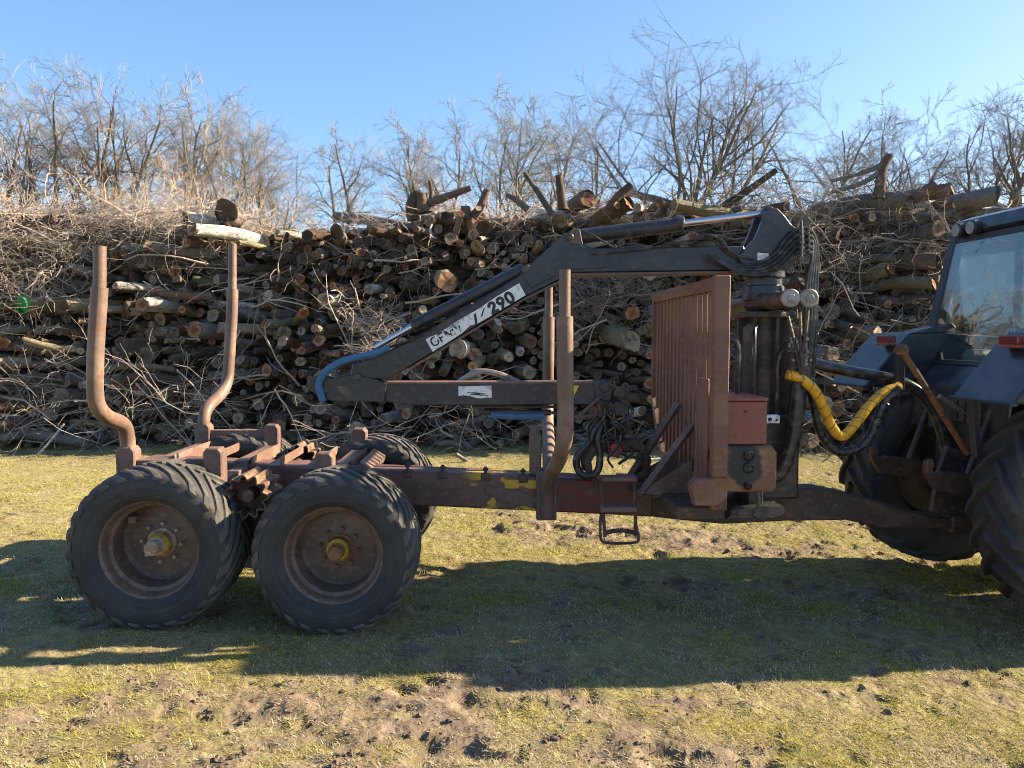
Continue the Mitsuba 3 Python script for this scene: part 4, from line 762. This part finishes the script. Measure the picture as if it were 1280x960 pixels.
# ------------------------------------------------------------------ the log pile
def pile_top(x): return np.interp(x, [-14, -9, -7.3, -5.6, -4.3, -3.0, -1.9, -1.1, 0, .9, 1.95, 3.0, 4.2, 5.4, 6.5, 8.6, 14], [3.7, 3.95, 3.95, 3.9, 3.68, 3.7, 3.85, 4.05, 4.0, 4.0, 4.2, 4.25, 4.1, 4.0, 4.15, 4.2, 4.0])
def face_y(x, z): return 12.55 + .30 * z + .25 * np.sin(x * .9 + .4) + .18 * np.sin(x * 2.3)
def lean_of(x, z, g):
    """How a log turns: its front end's bearing off the pile's normal, in radians."""
    base = np.interp(x, [-9, -4.5, -2.5, 2.5, 4.5, 9], [-.42, -.30, -.08, .08, .34, .50])
    return base + np.interp(np.abs(x), [0, 3, 6], [.30, .34, .36]) * g.normal(size=np.shape(x))
def make_log(end, yaw, pitch, L, r, cls, cut, rid, g, sides=14, bend=.05):
    """(bark, bark uv, cut face, cut uv) of a log whose front end is at END and points along yaw (0 = towards -y, + = towards +x)."""
    d = np.array([math.sin(yaw) * math.cos(pitch), -math.cos(yaw) * math.cos(pitch), math.sin(pitch)])
    u = unit(np.cross(d, [0, 0, 1.])); w = np.cross(u, d); n = 7 if sides > 12 else 4
    t = np.linspace(0, 1, n); ph = g.random() * 6.28
    off = bend * L * np.sin(t * np.pi)[:, None] * (math.cos(ph) * u + math.sin(ph) * w)
    c = np.asarray(end) - d * (t * L)[:, None] + off
    a = np.arange(sides + 1) / sides * 2 * np.pi
    lump = 1 + .09 * np.interp(np.arange(sides + 1) % sides, np.arange(sides), g.normal(size=sides)).clip(-1.5, 1.5)
    rr = r * lump[None] * (1 + .05 * g.normal(size=(n, 1))) * (1 + .10 * t[:, None] * (1 if g.random() < .5 else -1.5))
    V = c[:, None] + rr[..., None] * (np.cos(a)[:, None] * u + np.sin(a)[:, None] * w)
    uvb = np.stack([np.tile(4 * cls + np.cos(a) * .9, (n, 1)), np.tile((4 * rid + (t - .5) * .9)[:, None], (1, sides + 1))], -1)
    i = np.arange(n * (sides + 1)).reshape(n, -1)
    f = np.concatenate([np.stack([i[:-1, :-1], i[1:, :-1], i[1:, 1:]], -1).reshape(-1, 3), np.stack([i[:-1, :-1], i[1:, 1:], i[:-1, 1:]], -1).reshape(-1, 3)])
    back = np.vstack([V[-1], c[-1]]); fb = np.array([(k, k + 1, sides + 1) for k in range(sides)]) + n * (sides + 1)
    bark = (np.vstack([V.reshape(-1, 3), back]), np.vstack([f, fb])); uvb = np.vstack([uvb.reshape(-1, 2), np.tile([4 * cls, 4 * rid], (len(back), 1))])
    tilt = .34 * g.normal(size=2)
    ring = V[0, :-1]; loc = np.stack([np.cos(a[:-1]), np.sin(a[:-1])], -1)
    outer = ring + d * (r * (loc @ tilt))[:, None] + d * .004; inner = c[0] + (outer - c[0]) * .5
    fv = np.vstack([ring, outer, c[0] + (outer - c[0]) * .93 + d * .003, c[0] + d * .004]); s = sides
    fuv = np.vstack([loc * 1.0, loc * .98, loc * .92, [[0, 0]]]) * .98 + [4 * cut, 4 * rid]
    ff = []
    for k in range(s):
        j = (k + 1) % s
        ff += [(k, j, s + j), (k, s + j, s + k), (s + k, s + j, 2 * s + j), (s + k, 2 * s + j, 2 * s + k), (2 * s + k, 2 * s + j, 3 * s)]
    ff = np.array(ff)
    return bark, uvb, (fv, ff), fuv
g = np.random.default_rng(77)
spots = []  # (x, z, r) of the cut ends across the face, big ones first
radii = np.sort(np.concatenate([.115 + .04 * g.random(75), .08 + .04 * g.random(520), .048 + .035 * g.random(1500)]))[::-1]
HERO = [ # end bearing (px, py), radius, yaw, pitch, length, bark class, cut class, forward, label
    (28, 381, .14, -.02, .06, 1.2, 3, 9, .45, 'log with a bright green painted cut end at the left edge of the pile'),
    (80, 384, .125, -.45, -.10, 1.2, 3, 3, .55, 'thick yellow barked log jutting left of the leftmost stake'),
    (17, 301, .10, -1.1, .12, 1.0, 3, 2, .3, 'short yellow barked log lying on the left brush heap'),
    (232, 271, .11, -.75, .02, 1.0, 2, 3, .5, 'white birch log with a dark end on top left of the stump'),
    (242, 287, .11, -.78, .10, 1.3, 2, 1, .75, 'white birch log sloping down to the far rear stake top'),
    (283, 265, .20, .1, .12, .6, 0, 3, .6, 'big dark round stump end on top of the pile at left'),
    (178, 381, .12, -.30, .04, 1.1, 2, 1, .45, 'birch log with a red brown end behind the leftmost stake'),
    (243, 412, .14, -.35, .0, 1.8, 0, 1, .5, 'log with a reddish heartwood end just left of the far rear stake'),
    (30, 425, .05, -1.25, .20, .75, 3, 2, .6, 'thin sunlit yellowish log sloping low at the left edge'),
    (559, 352, .165, .15, -.05, 2.0, 3, 1, .45, 'round orange ended mossy log above the inclined boom'),
    (398, 425, .10, .1, .0, 2.0, 0, 1, .5, 'small bright orange log end left of the blue sleeve'),
    (421, 290, .12, .0, .0, 2.0, 0, 3, .4, 'dark round log end near the top above the boom decal'),
    (735, 249, .145, .2, .05, 1.6, 1, 1, .3, 'reddish log end on the crest above the lift cylinder'),
    (785, 254, .13, .55, .22, 1.1, 1, 1, .4, 'red brown thick log tilted up on the crest above the lift cylinder'),
    (1246, 244, .155, .95, .05, 2.0, 0, 0, .7, 'largest cut log lying on top at the right, end facing right'),
    (1190, 236, .11, .9, .10, 1.3, 1, 1, .5, 'brown log lying on the crest left of the largest top log'),
    (1134, 252, .15, 1.0, .05, 1.6, 0, 0, .55, 'grey log end on the crest below the forked stub'),
    (1173, 286, .15, .42, .0, 1.2, 0, 0, .5, 'pale log end in the upper right of the pile above the cab pillar'),
    (1176, 327, .15, .45, .0, 1.2, 1, 2, .6, 'light tan sunlit log end left of the cab pillar'),
    (1167, 354, .10, .75, .03, 1.2, 3, 1, .6, 'small orange sunlit log end beside the cab pillar'),
    (1097, 419, .15, .45, .02, 1.2, 0, 2, .6, 'pale sunlit log end above the far fender'),
    (1040, 442, .12, .6, .02, 1.1, 0, 0, .6, 'grey log end low in the pile behind the thick black hose'),
    (787, 425, .19, .3, .0, 2.0, 3, 2, .4, 'large tan log end left of the headboard'),
    (662, 465, .12, .1, .0, 2.0, 0, 0, .4, 'grey log end just above the lower crane arm'),
    (636, 446, .085, .1, .0, 2.0, 3, 2, .45, 'small yellow log end above the lower crane arm'),
    (572, 436, .15, -.2, .0, 2.0, 2, 2, .4, 'pale splintered log end just below the boom decal'),
    (84, 476, .13, -.4, .0, 2.0, 0, 0, .3, 'brown log end low in the pile left of the leftmost stake'),
    (78, 497, .15, -.3, .0, 2.0, 0, 0, .35, 'round log end at the foot of the pile left of the leftmost stake'),
    (507, 517, .09, .0, .0, 2.0, 0, 1, .45, 'small orange log end just under the lower crane arm'),
    (905, 366, .12, .3, .0, 2.0, 1, 1, .3, 'brown log end showing over the headboard'),
]
def ray_point(px, py, Y):
    v = -(py - 480) / 962; c, s = math.cos(PITCH), math.sin(PITCH); k = Y / (c + v * s)
    return np.array([(px - 640) / 962 * k, Y, CAM_H + (-s + v * c) * k])
hero = []
for h in HERO:
    P = ray_point(h[0], h[1], 13.2)
    for _ in range(3): P = ray_point(h[0], h[1], float(face_y(P[0], P[2])) - h[8])
    hero.append(P); spots.append((P[0], P[2], h[2] * .9))
sx = np.array([s[0] for s in spots]); sz = np.array([s[1] for s in spots]); sr = np.array([s[2] for s in spots])
for r in radii:
    for _ in range(60):
        x = -11.5 + 22.5 * g.random(); z = r * .7 + g.random() * max(float(pile_top(x)) - 1.5 * r, .2)
        if r < .12 and meshkit.fbm(np.array([x * 1.3, 3.3, z * 1.7]), 2, 9) > .66: continue
        if np.all((sx - x) ** 2 + (sz - z) ** 2 > ((sr + r) * .93) ** 2):
            sx, sz, sr = np.append(sx, x), np.append(sz, z), np.append(sr, r); break
n0 = len(HERO); N = len(sx)
jut = np.where(g.random(N) < .20, .10 + .45 * g.random(N), .16 * g.normal(size=N) - .22)
yaws = lean_of(sx, sz, g); pitches = .11 * g.normal(size=N)
cls = np.searchsorted(np.cumsum([.40, .36, .07, .17]), g.random(N)); cut = np.searchsorted(np.cumsum([.42, .17, .11, .30]), g.random(N))
def at_screen(x, y, z): # only to know what of the pile the photograph shows
    c, s = math.cos(PITCH), math.sin(PITCH); f = y * c - (z - CAM_H) * s; return 640 + 962 * x / f, 480 - 962 * (y * s + (z - CAM_H) * c) / f
ends = np.stack([sx, face_y(sx, sz) - jut, sz], -1)
ends[:n0] = np.array(hero)
SX, SY = at_screen(ends[:, 0], ends[:, 1], ends[:, 2])
seen = (SX > -15) & (SX < 1205) & (SY < 560) & ~((SX > 1185) & (SY > 300))
rank = np.argsort(np.where(seen, -sr, 9))[:300 - 14]
named = set(rank.tolist()) | set(range(n0))
BARK = ['grey', 'brown', 'birch', 'mossy']; CUT = ['tan', 'orange', 'pale', 'dark', '', '', '', '', '', 'green']
def where_is(px, py):
    side = ('left of the leftmost stake' if px < 112 else 'between the rear stakes' if px < 285 else 'between far stake and boom tip' if px < 440 else 'behind the decal boom' if px < 560 else 'left of the front stakes' if px < 690
        else 'between stakes and headboard' if px < 815 else 'behind the crane column' if px < 1000 else 'right of the crane hoses' if px < 1090 else 'beside the tractor cab')
    return side, ('on the crest' if py < 290 else 'near the crest' if py < 340 else 'above halfway' if py < 395 else 'halfway up' if py < 450 else 'low down' if py < 500 else 'at the foot')
rest = []
for i in range(N):
    if i < n0:
        _, _, r, yaw, pit, L, cb, cc_, fw, lb = HERO[i]
    else:
        r, yaw, pit, L, cb, cc_, lb = sr[i], yaws[i], pitches[i], (1.1 + 1.1 * g.random()) * (.6 if abs(sx[i]) > 3 else 1), int(cls[i]), int(cut[i]), None
    bark, ub, face, uf = make_log(ends[i], yaw, pit, L, r, cb, cc_ if cc_ < 4 else 0, i, g, 14 if i in named else 8)
    if i in named:
        if lb is None:
            sd, hh = where_is(SX[i], SY[i]); sz_ = 'thick' if r > .115 else 'slim' if r < .088 else 'middling'; lb = f'{sz_} {BARK[cb]} log, {CUT[cc_]} end, {hh}, {sd}'
            key = thing('log', lb, 'log', f'{sz_} {BARK[cb]} logs with {CUT[cc_]} ends {hh} {sd}')
        else: key = thing('log', lb, 'log', 'logs stacked in the pile')
        scene[key + '__bark'] = mikit.ply(bark, 'm_bark', True, uv=ub)
        scene[key + '__cut_face'] = mikit.ply(face, 'm_greencut' if cc_ == 9 else 'm_cut', False, uv=uf)
    else: rest.append((bark, ub, face, uf))
for i in range(520):  # logs deeper in the heap, seen through its gaps
    x = -11.5 + 22.5 * g.random(); z = .1 + g.random() * (float(pile_top(x)) - .45); r = .07 + .09 * g.random()
    rest.append(make_log((x, float(face_y(x, z)) + .45 + .35 * g.random(), z), float(lean_of(x, z, g)), .07 * g.normal(), 1.2, r, int(g.integers(0, 4)) % 2, int(g.integers(0, 4)), N + i, g, 7))
for i in range(330):  # logs lying over the top and behind
    x = -11.5 + 22.5 * g.random(); y = 13.6 + 3.0 * g.random(); z = float(pile_top(x)) - .12 - .18 * g.random() - .12 * max(y - 15, 0); r = .07 + .08 * g.random()
    rest.append(make_log((x, y, z), float(lean_of(x, z, g)) * 1.6, .12 * g.normal(), 1.2 + g.random(), r, int(g.integers(0, 4)), int(g.integers(0, 4)), N + 700 + i, g, 7))
HP = 'log_heap'; labels[HP] = {'label': 'mass of stacked cut logs filling the rest of the pile', 'category': 'log pile', 'kind': 'stuff'}
scene[HP + '__bark'] = mikit.ply(join(*[q[0] for q in rest]), 'm_bark', True, uv=np.vstack([q[1] for q in rest]))
scene[HP + '__cut_faces'] = mikit.ply(join(*[q[2] for q in rest]), 'm_cut', False, uv=np.vstack([q[3] for q in rest]))
labels[HP + '__bark'] = {'kind': 'stuff'}; labels[HP + '__cut_faces'] = {'kind': 'stuff'}
# the dark matted core of the heap
cx = np.linspace(-11.7, 11.2, 110); ct = np.linspace(0, 1, 30); CX, CT = np.meshgrid(cx, ct, indexing='ij'); tz = (pile_top(CX) - .28) * np.clip((11.75 - np.abs(CX + .25)) / 1.6, 0, 1) ** .6
cyv = np.where(CT < .45, 0, np.where(CT < .75, (CT - .45) / .30 * 3.0, 3.0 + (CT - .75) / .25 * 1.6)); czv = np.where(CT < .45, CT / .45 * tz, np.where(CT < .75, tz, tz * (1 - (CT - .75) / .25)))
cyv = cyv + face_y(CX, np.minimum(czv, tz)) + 1.0 + .25 * (meshkit.fbm(np.stack([CX * 2, CT * 9, czv], -1), 3, 5) - .5); czv = czv + .2 * (meshkit.fbm(np.stack([CX * 2, cyv, czv * 2], -1), 3, 6) - .5) - .05
ci = np.arange(CX.size).reshape(CX.shape); cf = np.concatenate([np.stack([ci[:-1, :-1], ci[1:, :-1], ci[1:, 1:]], -1).reshape(-1, 3), np.stack([ci[:-1, :-1], ci[1:, 1:], ci[:-1, 1:]], -1).reshape(-1, 3)])
scene[HP + '__matted_core'] = mikit.ply((np.stack([CX, cyv, czv], -1).reshape(-1, 3), cf), 'm_heap', True); labels[HP + '__matted_core'] = {'kind': 'stuff'}

# single branches and stubs that stand out
def branch_thing(label, pts, r, cls_, rid, cutc=3, name='branch', taper=.7):
    p = smooth_path(pts, 5); n = len(p); key = thing(name, label, 'branch', 'single branches sticking out of the pile')
    R = r * np.linspace(1, taper, n); v, f = tubes(p[None], R[None], 9, False)
    v = v + .10 * r * (meshkit.noise(v * 14) - .5)[:, None]
    uv = np.tile([4.0 * cls_, 4.0 * rid], (len(v), 1)); part(key, 'bark', (v, f), 'm_bark', True, frame=np.eye(4), uv=uv)
    for q, t, rr in ((0, p[0] - p[1], R[0]), (-1, p[-1] - p[-2], R[-1])):
        t = unit(t); u = unit(np.cross(t, [.3, .2, 1])); w = np.cross(t, u); a = np.arange(9) / 9 * 2 * np.pi
        ring = p[q] + rr * 1.03 * (np.cos(a)[:, None] * u + np.sin(a)[:, None] * w)
        part(key, 'cut_face', (np.vstack([ring, p[q] + t * rr * .12]), np.array([(k, (k + 1) % 9, 9) for k in range(9)])), 'm_cut', False, frame=np.eye(4), uv=np.vstack([np.stack([np.cos(a), np.sin(a)], -1) * .9, [[0, 0]]]) + [4 * cutc, 4 * rid])
def wpts(Y, pts, dy=0.0): return [tuple(ray_point(x, y, Y + dy * i)) for i, (x, y) in enumerate(pts)]
BR = [('curled dark stub like a hook on the crest', [(517, 275), (514, 258), (519, 246), (527, 243)], .11, 1, 3), ('thick dark upright stub beside the hooked stub on the crest', [(530, 266), (528, 255), (526, 243)], .14, 1, 3),
    ('long dark branch rising right over the crest', [(536, 254), (560, 245), (588, 235)], .075, 1, 3), ('thin upright spike on the crest', [(538, 252), (539, 240), (537, 226)], .035, 1, 3), ('dark curved stub leaning right on the crest', [(592, 272), (599, 262), (604, 250), (609, 237)], .085, 1, 3),
    ('small round dark stub on the crest', [(582, 274), (582, 266), (582, 258)], .11, 1, 3), ('long pale bare pole leaning left above the crest', [(690, 268), (672, 240), (655, 215)], .055, 0, 0), ('dark upright post like stub with a knob', [(704, 262), (701, 240), (698, 219)], .085, 1, 3),
    ('pale forked branch lower on the crest', [(660, 262), (645, 250), (633, 243)], .06, 0, 0), ('dark diagonal log butt jutting up left of the red brown log', [(762, 262), (772, 247), (789, 231)], .095, 1, 1),
    ('dark branch leaning right on the brush heap at right', [(905, 258), (935, 238), (970, 213)], .07, 1, 3), ('upright forked stub with torn bark on the crest at right', [(1098, 248), (1101, 228), (1103, 210), (1112, 194)], .10, 1, 3), ('thin branch running left from the forked stub', [(1104, 206), (1075, 217), (1040, 226)], .045, 0, 3),
    ('second thin branch running left under the forked stub', [(1103, 214), (1075, 230), (1040, 240)], .05, 0, 3), ('brown log butt raised on the crest at right', [(1140, 248), (1155, 238), (1168, 230)], .09, 1, 0)]
for i, (lb, pts, r, c1, c2) in enumerate(BR): branch_thing(lb, wpts(13.4, pts), r, c1, 3000 + i, c2)
GB = [('pale sunlit branch lying on the grass before the far front wheel', [(548, 556), (563, 553), (575, 558), (583, 563)], 12.0, .05, 0), ('pale branch lying on the grass near the headboard', [(806, 577), (830, 574), (858, 575)], 11.2, .035, 2), ('grey stick lying on the turf below the pale branch', [(570, 568), (585, 577), (597, 585)], 11.0, .03, 0),
    ('long grey branch lying at the foot of the pile on the left', [(10, 566), (60, 569), (120, 571), (150, 566)], 11.9, .03, 0), ('thin pale stick leaning from the brush to the grass at left', [(30, 580), (50, 565), (68, 545), (80, 530)], 11.9, .022, 2)]
for i, (lb, pts, Y, r, c1) in enumerate(GB): branch_thing(lb, wpts(Y, pts), r, c1, 3050 + i, 0, 'fallen_branch', .6)

# brushwood: loose twigs and branches over and in the pile
def brush(n, x0, x1, fy, fz, Lm, r, seed, c0, c1, droop=0.0, level=2, m1=5, flat=1.0, wander=.16):
    g = np.random.default_rng(seed); x = x0 + (x1 - x0) * g.random(n); z = fz(x, g); y = fy(x, z, g)
    d = g.normal(size=(n, 3)) * [1, .7, .45 * flat]; L = Lm * (.5 + g.random(n)); rr = r * (.5 + g.random(n))
    p = np.stack([x, y, z], -1) - unit(d) * (L / 2)[:, None]
    P, R = grow(p, d, L, rr, 7, wander, droop, g); parts = [tubes(P, R, 4, False)]; cols = [np.repeat(g.random(n), 28)]
    if level > 0:
        p, d, L1, r1 = sprout(P, R, L, m1, .75, .50, .12, g, .6); P1, R1 = grow(p, d, L1, np.maximum(r1, .0032), 5, wander, droop, g); parts.append(tubes(P1, R1, 3, False)); cols.append(np.repeat(np.repeat(g.random(n), m1), 15))
    if level > 1:
        p, d, L2, r2 = sprout(P1, R1, L1, 3, .7, .55, .2, g, .7); P2, R2 = grow(p, d, L2, np.maximum(r2, .0028), 3, wander, droop, g, .7); parts.append(tubes(P2, R2, 3, False)); cols.append(np.repeat(np.repeat(g.random(n), m1 * 3), 9))
    t = np.concatenate(cols)[:, None]; return join(*parts), np.asarray(c0) * (1 - t) + np.asarray(c1) * t
top = lambda lo, hi: (lambda x, g: pile_top(x) + lo + (hi - lo) * g.random(len(x)))
over = lambda a, b: (lambda x, z, g: face_y(x, z) + a + (b - a) * g.random(len(x)))
span = lambda lo, hi: (lambda x, g: lo + (hi - lo) * g.random(len(x)))
TAN0, TAN1, GR0, GR1 = (.25, .21, .18), (.46, .40, .35), (.13, .112, .096), (.33, .295, .255)
B = [brush(560, -10.5, -4.9, over(-.50, .9), top(-.40, .10), 1.1, .008, 1, TAN0, TAN1, m1=4, wander=.30, flat=.35), brush(200, -10.5, -7.3, over(-.55, .0), top(-1.7, -.3), 1.0, .008, 2, TAN0, TAN1, m1=4, wander=.34),
    brush(260, -6, 3, over(.1, 2.5), top(-.25, .10), 1.2, .009, 3, TAN0, TAN1, flat=.35), brush(360, 3.0, 7.2, over(-.45, 1.6), top(-.9, .22), 1.2, .009, 4, GR0, GR1, m1=4, wander=.28), brush(130, 3.6, 8.5, over(-.45, .1), span(.8, 3.6), 1.2, .010, 5, GR0, GR1),
    brush(60, -9, -4.5, over(-.75, -.1), span(.1, 1.25), 1.4, .008, 6, TAN0, TAN1, wander=.28), brush(290, -9.5, 8.5, over(-.35, .15), lambda x, g: g.random(len(x)) * (pile_top(x) - .2), .8, .008, 7, (.09, .07, .055), (.28, .23, .18), level=1, m1=3, wander=.28),
    brush(90, -9, 7.5, over(-.6, -.2), lambda x, g: g.random(len(x)) * (pile_top(x) - .4), 1.0, .014, 8, (.26, .22, .17), (.42, .37, .31), level=1, m1=3), brush(70, 7, 10.5, over(-.4, 1.5), top(-.8, .15), 1.2, .01, 9, GR0, GR1),
    brush(90, -4.0, 6, over(-.8, -.2), span(.03, .5), .9, .008, 10, GR0, GR1, level=1), brush(100, .8, 2.6, over(-.5, -.05), span(2.1, 3.0), .7, .007, 11, (.14, .115, .095), (.30, .26, .22)), brush(50, -2.6, -1.9, over(-.55, -.1), span(1.5, 2.2), .6, .006, 12, TAN0, TAN1)]
scene['brushwood'] = mikit.ply(join(*[b[0] for b in B]), 'm_twig', False, color=np.vstack([b[1] for b in B]))
labels['brushwood'] = {'label': 'tangle of loose twigs and thin branches over and among the logs', 'category': 'brushwood', 'kind': 'stuff'}
